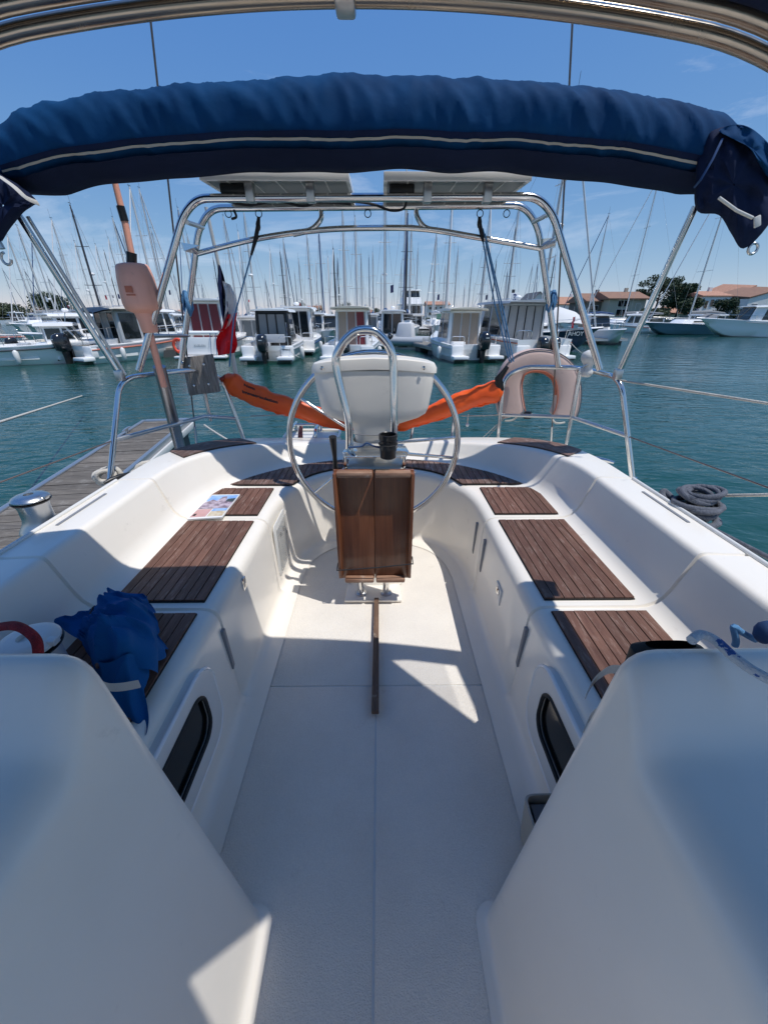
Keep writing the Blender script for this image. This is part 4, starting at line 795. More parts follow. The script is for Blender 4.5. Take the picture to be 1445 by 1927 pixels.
tag(MB().tube([p - fk[0] for p in spline(fk, 6)], .0080, 10).build('fleck_rope', 'fleckrope', None, smooth=60, loc=fk[0]), 'white rope with blue flecks lying across the right companionway shoulder', 'rope')
bk = [P(u, v, y=.60) for u, v in ((1420, 1204), (1395, 1190), (1380, 1180), (1384, 1205), (1382, 1215))]
tag(MB().tube([p - bk[0] for p in spline(bk, 6)], .0065, 8).build('blue_rope', 'bluerope', None, smooth=60, loc=bk[0]), 'short blue rope loop behind the right companionway shoulder', 'rope')
tag(MB().sphere((0, 0, 0), .02, 12, (1, 1, 1.3)).build('rope_stopper', 'coverblue', None, smooth=60, loc=P(1440, 1190, y=.58)), 'blue rope stopper ball at the right edge of the picture', 'stopper')
bn = thing('tidy_box', 'beige open box on the cockpit floor beside the right companionway shoulder', 'box', (.452, .50, 0))
MB().grid([rrow(.13, .07, .0, .02, e=6), rrow(.15, .085, 0, .17, e=6), rrow(.14, .075, 0, .172, e=6), rrow(.12, .06, 0, .05, e=6)], True).build('bin_shell', 'bin', bn, smooth=40); MB().box((0, 0, .10), (.115, .055, .10)).build('bin_liner', 'grey', bn)
for x, yy in ((-.05, 0), (.05, 0)): MB().box((x, yy, .012), (.02, .05, .024)).build('foot', 'bin', bn)

# ================================================================== pontoon on the left
pon = thing('finger_pontoon', 'grey planked finger pontoon alongside the yacht on the left', 'pontoon', (-2.9, 4.0, WZ)); PL = pon.location
pd = (V((-3.03, 5.62, 0)) - V((-2.55, 2.6, 0))); PLn = pd.length; pu = pd.normalized(); pr = V((pu.y, -pu.x, 0)); o0 = V((-2.60, 2.6, -.10)); HW = .31
T_ = lambda s_, t_, z_: o0 + pu * s_ + pr * t_ + V((0, 0, z_)) - PL
def pbox(s0, s1, t0, t1, z0, z1): 
    return MB().add([T_(a, b, c) for a in (s0, s1) for b in (t0, t1) for c in (z0, z1)], [(0, 1, 3, 2), (4, 6, 7, 5), (0, 4, 5, 1), (2, 3, 7, 6), (0, 2, 6, 4), (1, 5, 7, 3)])
s_ = -2.2; proto = None
while s_ < PLn - .10:
    wdt = .118; pbox(s_, s_ + wdt - .008, -HW + .035, HW - .035, -.02 + random.uniform(-.002, .002), .006 + random.uniform(-.003, .002)).build('plank', 'greywood', pon); s_ += wdt
for t0, t1 in ((-HW - .02, -HW + .03), (HW - .03, HW + .02)): pbox(-2.3, PLn, t0, t1, -.14, .02).build('side_rail', 'alloy', pon, bevel=.006)
pbox(PLn - .06, PLn + .02, -HW + .03, HW - .03, -.14, .021).build('end_rail', 'alloy', pon, bevel=.006)
pbox(-2.3, PLn - .06, -HW + .031, HW - .031, -.20, -.024).build('frame', 'dockside', pon)
for s0 in (-1.6, .2, 2.0): pbox(s0, s0 + 1.0, -HW + .05, HW - .05, -.75, -.20).build('pontoon_float', 'dockside', pon)
pbox(-2.3, PLn, HW + .021, HW + .05, -.12, -.04).build('rubbing_strake', 'oldwhite', pon, bevel=.006)
cleat(T_(2.35, -HW + .06, .02) + PL, R(100), 'grey dock cleat on the outer edge of the pontoon', 'alloy', .26)

# ================================================================== boats in the harbour
def hull_mesh(L_, B, zs0, zs1, flare=.86, stern=.92, fine=1.7, zk=-.35, n=16, x0=0.0):
    """hull shell with stern at y=0 and bow at y=L; returns rows and sheer edge"""
    rows = []; edge = []
    for i in range(n + 1):
        t = i / n; b = B / 2 * (stern + (1 - stern) * min(1, t * 2.2)) * (1 - max(0, (t - .42) / .58) ** fine); b = max(b, .015)
        zs = zs0 + (zs1 - zs0) * t ** 1.6; k = zk * (1 - max(0, (t - .6) / .4) ** 2) + (zs * .9) * max(0, (t - .6) / .4) ** 2 * .98 * (1 if t > .6 else 0)
        ch = max(k + .05, -.02 + .25 * max(0, t - .5)); y = L_ * (t - .10 * max(0, t - .6) * 0)
        yo = L_ * .05 * (t ** 6)
        right = [(b * .45, (k + ch) / 2 - .02, y), (b * flare * .94, ch, y), (b * flare, ch + .05, y), (b * (flare + 1) / 2, (ch + zs) / 2, y + yo * .5), (b, zs - .05, y + yo), (b + .012, zs - .03, y + yo), (b + .012, zs, y + yo), (b - .09 if b > .1 else b * .3, zs + .012, y + yo)]
        row = [V((-p[0], p[2], p[1])) for p in reversed(right)] + [V((0, y, k))] + [V((p[0], p[2], p[1])) for p in right]
        rows.append(row); edge.append((max(b - .09, .01), y + yo, zs + .012))
    return rows, edge
def add_hull(t, L_, B, z0, z1, m, name='hull', well=None, deckm='boatwhite', **k):
    rows, edge = hull_mesh(L_, B, z0, z1, **k); q = MB().grid(rows); n = len(rows[0]); q.f.append(tuple(range(1, n - 1))); q.build(name, m, t, smooth=45)
    w1 = well or 0.0; d = MB(); g = []
    ed = [e for e in edge if e[1] >= w1 - 1e-6]
    for b, y, z in ed: g.append([V((-b, y, z)), V((-b * .5, y, z + .04)), V((0, y, z + .05)), V((b * .5, y, z + .04)), V((b, y, z))])
    d.grid(g).build('deck', deckm, t, smooth=50)
    if well:
        b0, y0, z0_ = edge[0]; b1, y1, z1_ = ed[0]; fl = .22; c = MB()
        c.add([(-b0, y0 + .02, z0_), (-b1, y1, z1_), (-b1, y1, fl), (-b0, y0 + .02, fl), (b0, y0 + .02, z0_), (b1, y1, z1_), (b1, y1, fl), (b0, y0 + .02, fl)], [(0, 1, 2, 3), (4, 5, 6, 7), (3, 2, 6, 7), (1, 2, 6, 5)]); c.build('cockpit_well', deckm, t)
    return edge
def frame_box(t, name, m, x0, x1, y0, y1, z0, z1, slope_f=.0, slope_b=.0, tap=.92, bev=.04):
    q = MB(); w0, w1 = (x1 - x0) / 2, (x1 - x0) / 2 * tap; cx = (x0 + x1) / 2
    q.add([(cx - w0, y0, z0), (cx + w0, y0, z0), (cx + w0, y1, z0), (cx - w0, y1, z0), (cx - w1, y0 + slope_b, z1), (cx + w1, y0 + slope_b, z1), (cx + w1, y1 - slope_f, z1), (cx - w1, y1 - slope_f, z1)], [(0, 1, 2, 3), (4, 5, 6, 7), (0, 1, 5, 4), (1, 2, 6, 5), (2, 3, 7, 6), (3, 0, 4, 7)]); return q.build(name, m, t, bevel=bev)
def outboard(t, x, s=1.0, tilt=0, y=-.28):
    o = MB().grid([[V((x + p.x * s, y + p.y * s, z * s)) for p in rrow(w_, d_, dy, 0, 20, 2.8)] for w_, d_, dy, z in ((.22, .28, .02, .42), (.36, .50, 0, .48), (.40, .56, -.01, .66), (.38, .56, -.02, .86), (.32, .48, 0, 1.0), (.18, .30, .04, 1.06), (.02, .02, .05, 1.065))], True).build('outboard_cowl', 'enginecowl', t, smooth=50)
    MB().grid([[V((x + p.x * s, y + p.y * s, z * s)) for p in rrow(w_, d_, .04, 0, 14, 2.4)] for w_, d_, z in ((.12, .2, -.5), (.13, .24, -.1), (.16, .24, .2), (.2, .28, .45))], True).build('outboard_leg', 'black', t, smooth=50)
    MB().box((x, y + .26 * s, .34 * s), (.24 * s, .16 * s, .36 * s)).build('outboard_bracket', 'black', t, bevel=.02)
    MB().box((x, y - .3 * s, .86 * s), (.12 * s, .01, .03 * s)).build('outboard_badge', 'oldwhite', t)
def stanchions(t, edge, i0, i1, h=.45, m='steel', r=.014):
    for s in (-1, 1):
        pts = [V((s * edge[i][0], edge[i][1], edge[i][2])) for i in range(i0, i1 + 1)]; tube('guard_rail', [p + V((0, 0, h)) for p in pts], r, m, t, 6)
        for p in pts[::2]: tube('rail_post', [p, p + V((0, 0, h))], r * .9, m, t, 6)
def motorboat(label, u, v, L_=6.0, B=2.35, rz=0.0, cab=(1.5, 1.6, 3.4, .75, 1.95), panes=3, curtain='curtaintan', framem='boatwhite', roofm='boatwhite', roof_over=(.25, .2), hullm='boatwhite', engines=(0.0,), eng_s=.9, z0=.72, z1=1.05, frames='boatgrey', ears=True, canopy=None, extra=None, group='motor boats moored stern-to across the water'):
    p = P(u, v, z=WZ); t = thing('motor_boat', label, 'motor boat', (p.x, p.y, WZ), R(rz), group)
    edge = add_hull(t, L_, B, z0, z1, hullm, well=L_ * .3)
    hb = B / 2
    if ears:
        for s in (-1, 1):
            MB().box((s * hb * .66, -.22, .22), (hb * .58, .50, .16)).build('swim_platform', 'boatwhite', t, bevel=.04)
            MB().box((s * hb * .70, .10, .48), (hb * .46, .30, .46)).build('stern_quarter', 'boatwhite', t, bevel=.05)
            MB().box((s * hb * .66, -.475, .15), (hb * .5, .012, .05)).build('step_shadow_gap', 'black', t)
    MB().box((0, .03, .30), (B * .86, .06, .5)).build('transom', 'boatwhite', t, bevel=.01)
    MB().box((0, -.005, .02), (B * .80, .02, .16)).build('boot_stripe', 'greenboot', t)
    cw, cy0, cy1, cz0, cz1 = cab; x0, x1 = -cw / 2, cw / 2
    cb = frame_box(t, 'cabin', framem, x0, x1, cy0, cy1, cz0 - .5, cz1, .55, .0, .90, .09)
    def ww(z): return cw / 2 * (1 - .08 * (z - cz0 + .5) / (cz1 - cz0 + .5) * 1.25)
    zb, zt2 = cz0 - .14, cz1 - .16
    for i in range(panes):
        f0, f1 = i / panes, (i + 1) / panes; g = .035; xa, xb = -1 + 2 * f0, -1 + 2 * f1; w0, w1 = ww(zb) * .82, ww(zt2) * .82
        MB().add([(xa * w0 + g, cy0 - .012, zb), (xb * w0 - g, cy0 - .012, zb), (xb * w1 - g, cy0 - .012, zt2), (xa * w1 + g, cy0 - .012, zt2), (xa * w0 + g, cy0 + .02, zb), (xb * w0 - g, cy0 + .02, zb), (xb * w1 - g, cy0 + .02, zt2), (xa * w1 + g, cy0 + .02, zt2)], [(0, 1, 2, 3), (7, 6, 5, 4), (0, 4, 5, 1), (1, 5, 6, 2), (2, 6, 7, 3), (3, 7, 4, 0)]).build('pane', curtain if isinstance(curtain, str) else curtain[i % len(curtain)], cb)
    for i in range(panes + 1):
        xa = -1 + 2 * i / panes; tube('mullion', [V((xa * ww(zb) * .82, cy0 - .02, zb)), V((xa * ww(zt2) * .82, cy0 - .02, zt2))], .024, frames, cb, 6)
    for s in (-1, 1):
        zc0, zc1 = cz0 + .12, cz1 - .16
        for k, (f0, f1) in enumerate(((.06, .44), (.50, .78))):
            ya, yb = cy0 + (cy1 - cy0) * f0, cy0 + (cy1 - cy0) * f1; yc = yb - (.0 if k == 0 else .26)
            pts = [(s * (ww(zc0) + .002), ya, zc0), (s * (ww(zc0) + .002), yb, zc0), (s * (ww(zc1) + .002), yc, zc1), (s * (ww(zc1) + .002), ya, zc1)]
            MB().add(pts + [(a + s * .016, b, c) for a, b, c in pts], [(0, 1, 2, 3), (7, 6, 5, 4), (0, 4, 5, 1), (1, 5, 6, 2), (2, 6, 7, 3), (3, 7, 4, 0)]).build('side_pane', 'glass', cb)
    rf = MB(); rw = cw / 2 * 1.02 + .06
    g = []
    for i in range(9):
        y = cy0 - roof_over[0] + (cy1 - .45 - cy0 + roof_over[0] + roof_over[1]) * i / 8; e = math.sin(math.pi * i / 8) * .03
        g.append([V((-rw, y, cz1 - .07)), V((-rw + .05, y, cz1 + .02 + e)), V((-rw * .5, y, cz1 + .06 + e)), V((0, y, cz1 + .07 + e)), V((rw * .5, y, cz1 + .06 + e)), V((rw - .05, y, cz1 + .02 + e)), V((rw, y, cz1 - .07)), V((rw - .06, y, cz1 - .02)), V((-rw + .06, y, cz1 - .02))])
    rf.grid(g, True); n = len(rf.v); rf.f += [tuple(range(9))[::-1], tuple(range(n - 9, n))]; rf.build('roof', roofm, cb, smooth=40)
    for x in engines: outboard(t, x, eng_s)
    rq = random.Random(label); sm = rq.choice(('coverblue', 'boatgrey', 'mastdark', 'salmon', 'boatgrey'))
    for s in (-1, 1):
        tube('hull_stripe', [V((s * (edge[i][0] + .098 - (.01 if i else 0)), edge[i][1], edge[i][2] - .16)) for i in range(0, 12)], .028, sm, t, 6)
        tube('grab_rail', fillet([V((s * rw * .7, cy0 + .1, cz1 + .03)), V((s * rw * .7, cy0 + .12, cz1 + .13)), V((s * rw * .7, cy1 - .8, cz1 + .13)), V((s * rw * .7, cy1 - .78, cz1 + .03))], .05, 3), .014, 'steel', cb, 6)
    MB().box((0, cy0 - .03, cz1 - .09), (cw * .86, .05, .07)).build('lintel', framem, cb, bevel=.01)
    MB().box((cw * .1, cy0 - .05, cz0 + .1), (.03, .04, .22)).build('door_handle', 'steel', cb)
    fw = [(-ww(cz0 + .15) * .86, cy1 - .12, cz0 + .15), (ww(cz0 + .15) * .86, cy1 - .12, cz0 + .15), (ww(cz1) * .82, cy1 - .48, cz1 - .10), (-ww(cz1) * .82, cy1 - .48, cz1 - .10)]
    MB().add([V(q) + V((0, .05, .03)) for q in fw] + [V(q) + V((0, -.05, 0)) for q in fw], [(0, 1, 2, 3), (7, 6, 5, 4), (0, 4, 5, 1), (1, 5, 6, 2), (2, 6, 7, 3), (3, 7, 4, 0)]).build('windscreen', 'glass', cb)
    if rq.random() < .6: tube('stern_rope', spline([V((hb * .8, .1, z0)), V((hb * .95, -.4, z0 * .6)), V((hb * 1.2, -.6, .3))], 4), .015, 'rope', t, 5)
    if rq.random() < .5: MB().sphere((0, cy0 + .9, cz1 + .22), .16, 10, (1, 1, .6)).build('radar_dome', 'boatwhite', t, smooth=60)
    if rq.random() < .35:
        tube('flag_staff', [V((hb * .75, .05, z0)), V((hb * .78, -.2, z0 + .9))], .012, 'oldwhite', t, 5); MB().grid([[V((hb * .78 + .02 * math.sin(j_ * 2), -.2 + .05 * i_, z0 + .88 - .11 * j_)) for j_ in range(5)] for i_ in range(4)]).build('small_flag', rq.choice(('flagred', 'flagblue', 'flagwhite')), t, smooth=60)
    MB().box((-hb * .35, L_ * .2, .55), (hb * .5, .4, .5)).build('cockpit_seat', rq.choice(('boatwhite', 'boatcream', 'boatgrey')), t, bevel=.04)
    tube('stern_rail', fillet([V((-hb * .85, .35, z0)), V((-hb * .85, .30, z0 + .35)), V((-hb * .45, .08, z0 + .35)), V((-hb * .45, .08, z0 - .1))], .08, 3), .016, 'steel', t, 6); tube('stern_rail', fillet([V((hb * .85, .35, z0)), V((hb * .85, .30, z0 + .35)), V((hb * .45, .08, z0 + .35)), V((hb * .45, .08, z0 - .1))], .08, 3), .016, 'steel', t, 6)
    stanchions(t, edge, 8, 15)
    if canopy:
        g = [[V((x * rw * 1.05, y, cz1 + .10 - .10 * x * x - .16 * (f ** 2))) for x in (-1, -.6, 0, .6, 1)] for f, y in ((1, cy0 - 1.1), (.5, cy0 - .6), (0, cy0), (-.2, cy0 + .5))]; q = MB().grid(g); q.grid([[p_ - V((0, 0, .05)) for p_ in r_] for r_ in g]); q.build('canopy', canopy, t, smooth=60)
        for s in (-1, 1): tube('canopy_post', [V((s * rw, cy0 - 1.05, cz1 - .15)), V((s * hb * .85, .3, z0))], .014, 'steel', t, 6)
    for s in (-1, 1):
        if random.random() < .8:
            MB().tube([V((s * (hb + .10), 1.2, .62)), V((s * (hb + .10), 1.2, .55)), V((s * (hb + .10), 1.2, .12)), V((s * (hb + .10), 1.2, .05))], [.03, .10, .10, .03], 10).build('fender', 'fender', t, smooth=50)
    tube('aerial', [V((cw * .3, cy0 + .8, cz1)), V((cw * .3, cy0 + .6, cz1 + 1.1))], .010, 'oldwhite', t, 5)
    return t
RB = WZ
m0 = motorboat('open white motor boat at the far left edge with windscreen and grey tubes', -12, 686, 6.0, 2.5, -62, cab=(1.3, 2.2, 3.6, .85, 1.55), panes=2, curtain='lightglass', framem='boatwhite', engines=())
m1 = motorboat('white cabin cruiser with dark canopy and single black outboard, behind the left canopy strut', 150, 684, 6.6, 2.5, -24, cab=(1.75, 1.7, 3.9, .80, 2.15), panes=3, curtain=('glass', 'curtaingrey', 'glass'), framem='boatgrey', roofm='boatcream', engines=(-.25,), eng_s=1.15, canopy='black')
m2 = motorboat('white trawler boat with dark red curtains behind the flag', 384, 676, 6.5, 2.6, 2, cab=(1.9, 1.2, 3.9, 1.0, 2.55), panes=3, curtain='curtainred', framem='boatwhite', engines=(), z0=.85, z1=1.2, ears=False)
MB().box((0, -.20, .12), (2.4, .5, .10)).build('bathing_platform', 'boatwhite', m2, bevel=.03)
tube('stern_bench', [V((-1.0, .1, 1.15)), V((.9, .1, 1.15))], .10, 'boatwhite', m2, 10); text('lettering', 'KUELEN', .15, 'boatgrey', m2, Matrix.Translation((-.05, -.035, .60)) @ Matrix.Rotation(R(90), 4, 'X'), .004)
MB().box((0, .0, .60), (2.2, .05, .75)).build('transom_board', 'boatwhite', m2, bevel=.01)
for x in (.55, .80): tube('ladder_side', [V((x, -.42, .2)), V((x, -.08, 1.15))], .018, 'steel', m2, 6)
tube('life_ring', [V((-1.02 + .22 * math.cos(a), -.10, .62 + .28 * math.sin(a))) for a in [R(60 + 20 * i) for i in range(12)]], .07, 'lifering', m2, 8)
m3 = motorboat('white boat with black-framed glass wheelhouse and one black outboard, right of the flag', 507, 684, 6.0, 2.4, 2, cab=(1.6, 1.5, 3.4, .95, 2.1), panes=3, curtain='lightglass', framem='black', frames='black', roofm='boatwhite', engines=(-.12,), eng_s=1.12)
MB().box((-.1, 1.2, .95), (1.35, .08, .35)).build('seat_back', 'boatgrey', m3, bevel=.03); text('lettering', '989830 B', .09, 'ink', m3, Matrix.Translation((.80, -.055, .56)) @ Matrix.Rotation(R(90), 4, 'X'), .003)
m4 = motorboat('small white boat with rounded cabin, bow towards us, behind the pontoon finger', 586, 652, 5.6, 2.2, 178, cab=(1.6, 1.8, 3.5, .9, 2.0), panes=2, curtain='lightglass', engines=()) 
m4.location.y += 5.5
m5 = motorboat('cream-roofed fishing boat with brown curtains seen through the wheel guard', 655, 683, 6.2, 2.45, -4, cab=(1.65, 1.6, 3.4, .8, 2.2), panes=3, curtain=('curtaintan', 'curtainbrown', 'curtainred'), framem='boatwhite', roofm='boatcream', roof_over=(.5, .2), engines=(.0,), eng_s=.8)
m6 = motorboat('cream-roofed boat with tan curtains and large black outboard, right of the wheel', 893, 682, 6.2, 2.45, 9, cab=(1.7, 1.6, 3.6, .8, 2.15), panes=3, curtain='curtaintan', framem='boatwhite', roofm='boatcream', roof_over=(.4, .2), engines=(.22,), eng_s=1.2)
m7 = motorboat('large grey and white cruiser with two black outboards behind the horseshoe buoy', 1018, 682, 8.0, 2.9, 12, cab=(2.3, 1.9, 4.9, .95, 2.45), panes=4, curtain='curtaingrey', framem='boatgrey', frames='black', roofm='boatgrey', roof_over=(.6, .3), engines=(-.28, .30), eng_s=1.0, z0=.95, z1=1.4)
m8 = motorboat('white cabin boat half hidden to the right of the cream fishing boat', 700, 655, 5.5, 2.1, 6, cab=(1.2, 1.7, 3.2, .8, 1.95), panes=2, curtain='lightglass', engines=()); m8.location.y += 2.5
m9 = motorboat('white boat with blue-tinted screen just right of the flag, partly behind it', 452, 672, 6.2, 2.2, 6, cab=(1.5, 2.0, 3.8, .8, 1.8), panes=2, curtain='lightglass', engines=(), ears=True); m9.location.y += 1.5
m10 = motorboat('white cuddy boat with red side windows left of the dark-canopied cruiser', 78, 660, 6.5, 2.5, -30, cab=(1.8, 2.0, 4.0, .9, 1.9), panes=2, curtain='curtainred', engines=()); m10.location.y += 5
# inflatable-looking covered boat between the pontoons
ib = P(812, 664, z=WZ); rib = thing('inflatable_boat', 'grey inflatable boat with white covered console beside the far pontoon', 'dinghy', (ib.x, ib.y + 3, WZ), R(70)); 
tube('tube_collar', spline([V((-.8, 0, .45)), V((-.85, 1.5, .45)), V((-.7, 3.0, .5)), V((0, 4.0, .62)), V((.7, 3.0, .5)), V((.85, 1.5, .45)), V((.8, 0, .45))], 6), .26, 'boatgrey', rib, 12)
frame_box(rib, 'floor_hull', 'boatwhite', -.7, .7, 0, 3.2, -.1, .4); frame_box(rib, 'console_cover', 'coverwhite', -.5, .5, .8, 2.0, .3, 1.5, .2, .1, .7, .1)
# ---- moored sailing yachts
def sailboat(name, label, x, y, L_, B, rz, hm='boatwhite', hullm='boatwhite', cover='coverblue', mastm='mastalloy', group='sailing yachts moored in ranks', sprd=2, thick=1.0, furl=True, bow_in=False):
    t = thing(name, label, 'yacht', (x, y, WZ), rz, group)
    edge = add_hull(t, L_, B, .95, 1.25, hullm, stern=.72, fine=1.9, zk=-.5)
    frame_box(t, 'coachroof', 'boatwhite', -B * .28, B * .28, L_ * .34, L_ * .72, .9, 1.52, .7, .1, .85, .06)
    for s in (-1, 1): MB().box((s * (B * .28 - .012), L_ * .5, 1.30), (.03, L_ * .16, .14)).build('cabin_window', 'glass', t)
    my = L_ * .56
    MB().tube([V((0, my, 1.3)), V((0, my, hm * .6)), V((0, my, hm))], [.085 * thick, .08 * thick, .05 * thick], 8).build('mast', mastm, t, smooth=60)
    for k in range(sprd):
        z = 1.5 + (hm - 1.5) * (k + 1) / (sprd + 1); w_ = B * .28 * (1 - .25 * k); MB().tube([V((-w_, my - .05, z)), V((0, my, z - .02)), V((w_, my - .05, z))], .022, 6).build('spreader', mastm, t, smooth=60)
    for s in (-1, 1): MB().tube([V((s * B * .42, my, 1.1)), V((s * B * .28, my, 1.5 + (hm - 1.5) / (sprd + 1))), V((0, my, hm - .2))], .010, 4).build('shroud', 'dullsteel', t)
    MB().tube([V((0, L_ * .99, 1.3)), V((0, my, hm - .1))], .045 * (1 if furl else .3), 6).build('forestay', 'coverwhite' if furl and cover != 'coverblue' else ('coverblue' if furl else 'dullsteel'), t, smooth=60)
    MB().tube([V((0, .05, 1.2)), V((0, my, hm))], .009, 4).build('backstay', 'dullsteel', t)
    MB().tube([V((0, my, 2.2)), V((0, my - L_ * .2, 2.25)), V((0, my - L_ * .38, 2.15))], [.16, .20, .09], 8).build('boom_cover', cover, t, smooth=60)
    MB().box((0, my, hm + .1), (.04, .3, .03)).build('masthead', 'black', t)
    rq = random.Random(label)
    if rq.random() < .35: MB().sphere((0, my + .25, hm * rq.uniform(.38, .6)), .22, 10, (1, 1, .5)).build('radar_dome', 'boatwhite', t, smooth=60)
    tube('aerial', [V((.05, my, hm)), V((.05, my, hm + .8))], .010, 'mastdark', t, 4)
    tube('halyard', [V((.12, my - .05, 1.6)), V((.10, my - .04, hm * .97))], .011, rq.choice(('rope', 'coverblue', 'mastdark')), t, 4)
    if rq.random() < .3: MB().grid([[V((B * .2 + .25 * i_ / 3, my, hm * .42 - .18 * j_ + .02 * i_)) for j_ in range(4)] for i_ in range(4)]).build('courtesy_flag', rq.choice(('flagred', 'flagwhite', 'flagblue')), t)
    for s in (-1, 1): tube('guard_rail', [V((s * edge[i][0], edge[i][1], edge[i][2] + .55)) for i in range(0, 16, 3)], .012, 'steel', t, 4)
    if L_ > 8: MB().grid([[V((x_ * B * .3, L_ * .30 + yy, 1.45 + zz)) for x_ in (-1, -.5, 0, .5, 1)] for yy, zz in ((-.5, .55), (0, .62), (.5, .45), (.9, .1))]).build('spray_hood', cover, t, smooth=60)
    return t
ORD = 'first second third fourth fifth sixth seventh eighth ninth tenth eleventh twelfth thirteenth fourteenth fifteenth sixteenth seventeenth eighteenth nineteenth twentieth twenty-first twenty-second twenty-third twenty-fourth twenty-fifth twenty-sixth twenty-seventh twenty-eighth twenty-ninth thirtieth thirty-first thirty-second thirty-third thirty-fourth thirty-fifth thirty-sixth thirty-seventh thirty-eighth thirty-ninth fortieth forty-first forty-second forty-third forty-fourth forty-fifth forty-sixth forty-seventh forty-eighth forty-ninth fiftieth'.split()
for tens, tn in (('fiftieth', 'fifty'), ('sixtieth', 'sixty'), ('seventieth', 'seventy'), ('eightieth', 'eighty')): ORD += ([tens] if tens != 'fiftieth' else []) + [tn + '-' + o_ for o_ in ORD[:9]]
MASTS = [(14, 443, 44, 0), (33, 426, 40, 0), (60, 455, 52, 0), (97, 412, 46, 0), (112, 470, 60, 0), (141, 455, 54, 0), (132, 385, 36, 1), (180, 460, 66, 0), (204, 448, 58, 0), (212, 410, 45, 0), (229, 436, 62, 0), (244, 352, 38, 0), (262, 355, 42, 0), (284, 430, 60, 0), (335, 392, 48, 0), (352, 440, 70, 0), (420, 407, 46, 0), (448, 435, 58, 0), (459, 400, 40, 0), (508, 470, 72, 0), (527, 474, 60, 1), (533, 452, 50, 0), (562, 488, 66, 0), (577, 442, 46, 0), (600, 437, 44, 0), (617, 484, 62, 0), (627, 467, 52, 1), (644, 397, 42, 0), (668, 409, 40, 0), (679, 478, 75, 0), (701, 475, 64, 0), (724, 372, 36, 0), (767, 401, 40, 1), (774, 425, 48, 0), (786, 470, 60, 0), (821, 440, 48, 0), (852, 374, 40, 0), (862, 470, 66, 0), (888, 490, 78, 0), (917, 450, 55, 1), (924, 386, 44, 0), (979, 374, 40, 0), (970, 430, 50, 1), (1012, 495, 76, 0), (1045, 480, 62, 1)]
rm = random.Random(11)
for k_ in range(26): MASTS.append((round(6 + 40 * k_ + rm.uniform(-14, 14)), round(rm.uniform(470, 535)), round(rm.uniform(78, 112)), 1 if rm.random() < .2 else 0))
MASTS.sort(); cov = ['coverblue', 'coverwhite', 'coverbeige', 'covergrey', 'covergreen']; covn = {'coverblue': 'blue', 'coverwhite': 'white', 'coverbeige': 'beige', 'covergrey': 'grey', 'covergreen': 'green'}
for i, (u, v, y, dk) in enumerate(MASTS):
    rnd = random.Random(i * 7 + 3); top = P(u, v, y=y); hm = top.z - WZ; c_ = cov[rnd.choice((0, 0, 1, 2, 3, 0, 4))]; L_ = max(7.5, min(12.5, hm * .78)); hv = rnd.random()
    rz = rnd.choice((0, 180)) + rnd.uniform(-9, 9); rzr = R(rz); my = L_ * .56
    px = top.x + math.sin(rzr) * my; py = top.y - math.cos(rzr) * my
    sailboat('moored_yacht', 'distant yacht with %s boom cover and %s mast, %s mast from the left' % (covn[c_], 'black' if dk else 'pale', ORD[i]), px, py, L_, L_ * .31, rzr, hm, 'boatwhite' if hv < .72 else ('navyhull' if hv < .86 else 'boatcream'), c_, 'mastdark' if dk else 'mastalloy', sprd=rnd.choice((1, 2, 2)), thick=rnd.uniform(.85, 1.2), furl=rnd.random() < .7)
# nearer sailing yachts that show their hulls
a = P(800, 632, z=WZ); s1 = sailboat('moored_yacht', 'white yacht showing its rounded stern in the middle beyond the wheel', P(752, 640, z=WZ).x, P(752, 640, z=WZ).y, 10.5, 3.3, R(-6), 13, cover='covergrey', group=None)
a = P(1128, 668, z=WZ); nb = sailboat('moored_yacht', 'dark blue yacht bow with white name letters behind the right arch leg', a.x - 7.2, a.y + 2.0, 8.2, 2.7, R(-84), 11.0, 'navyhull', 'coverwhite', group=None)
text('lettering', 'AHOY', .30, 'oldwhite', nb, Matrix.Translation((1.30, 6.2, .98)) @ Matrix.Rotation(R(-6), 4, 'Z') @ Matrix.Rotation(R(90), 4, 'Z') @ Matrix.Rotation(R(90), 4, 'X') , .01)
MB().grid([[V((x_ * .8, 4.6 + yy, 1.35 + zz * (1 - x_ * x_ * .8))) for x_ in (-1, -.7, -.3, 0, .3, .7, 1)] for yy, zz in ((0, .05), (.3, .8), (1.0, 1.0), (2.0, .75), (2.8, .1))]).build('deck_cover', 'coverwhite', nb, smooth=70)
dkb = motorboat('dark-hulled boat with white wheelhouse beside the white stern yacht', 788, 633, 7, 2.5, 5, cab=(1.6, 2, 4, 1.0, 2.0), panes=2, curtain='glass', engines=(), hullm='mastdark', ears=False)
fly = motorboat('tall white flybridge motor yacht beyond the middle sailing yacht', 778, 626, 11, 3.8, 3, cab=(3.0, 2.2, 7, 1.7, 3.2), panes=4, curtain='glass', engines=(), z0=1.3, z1=1.9, ears=False, group=None)
frame_box(fly, 'flybridge', 'boatwhite', -1.3, 1.3, 2.8, 5.6, 3.2, 4.0, .6, .1); frame_box(fly, 'hard_top', 'glass', -1.1, 1.1, 3.2, 5.0, 4.0, 4.7, .5, .2); frame_box(fly, 'radar_arch', 'boatwhite', -1.2, 1.2, 3.0, 5.0, 4.72, 4.85)
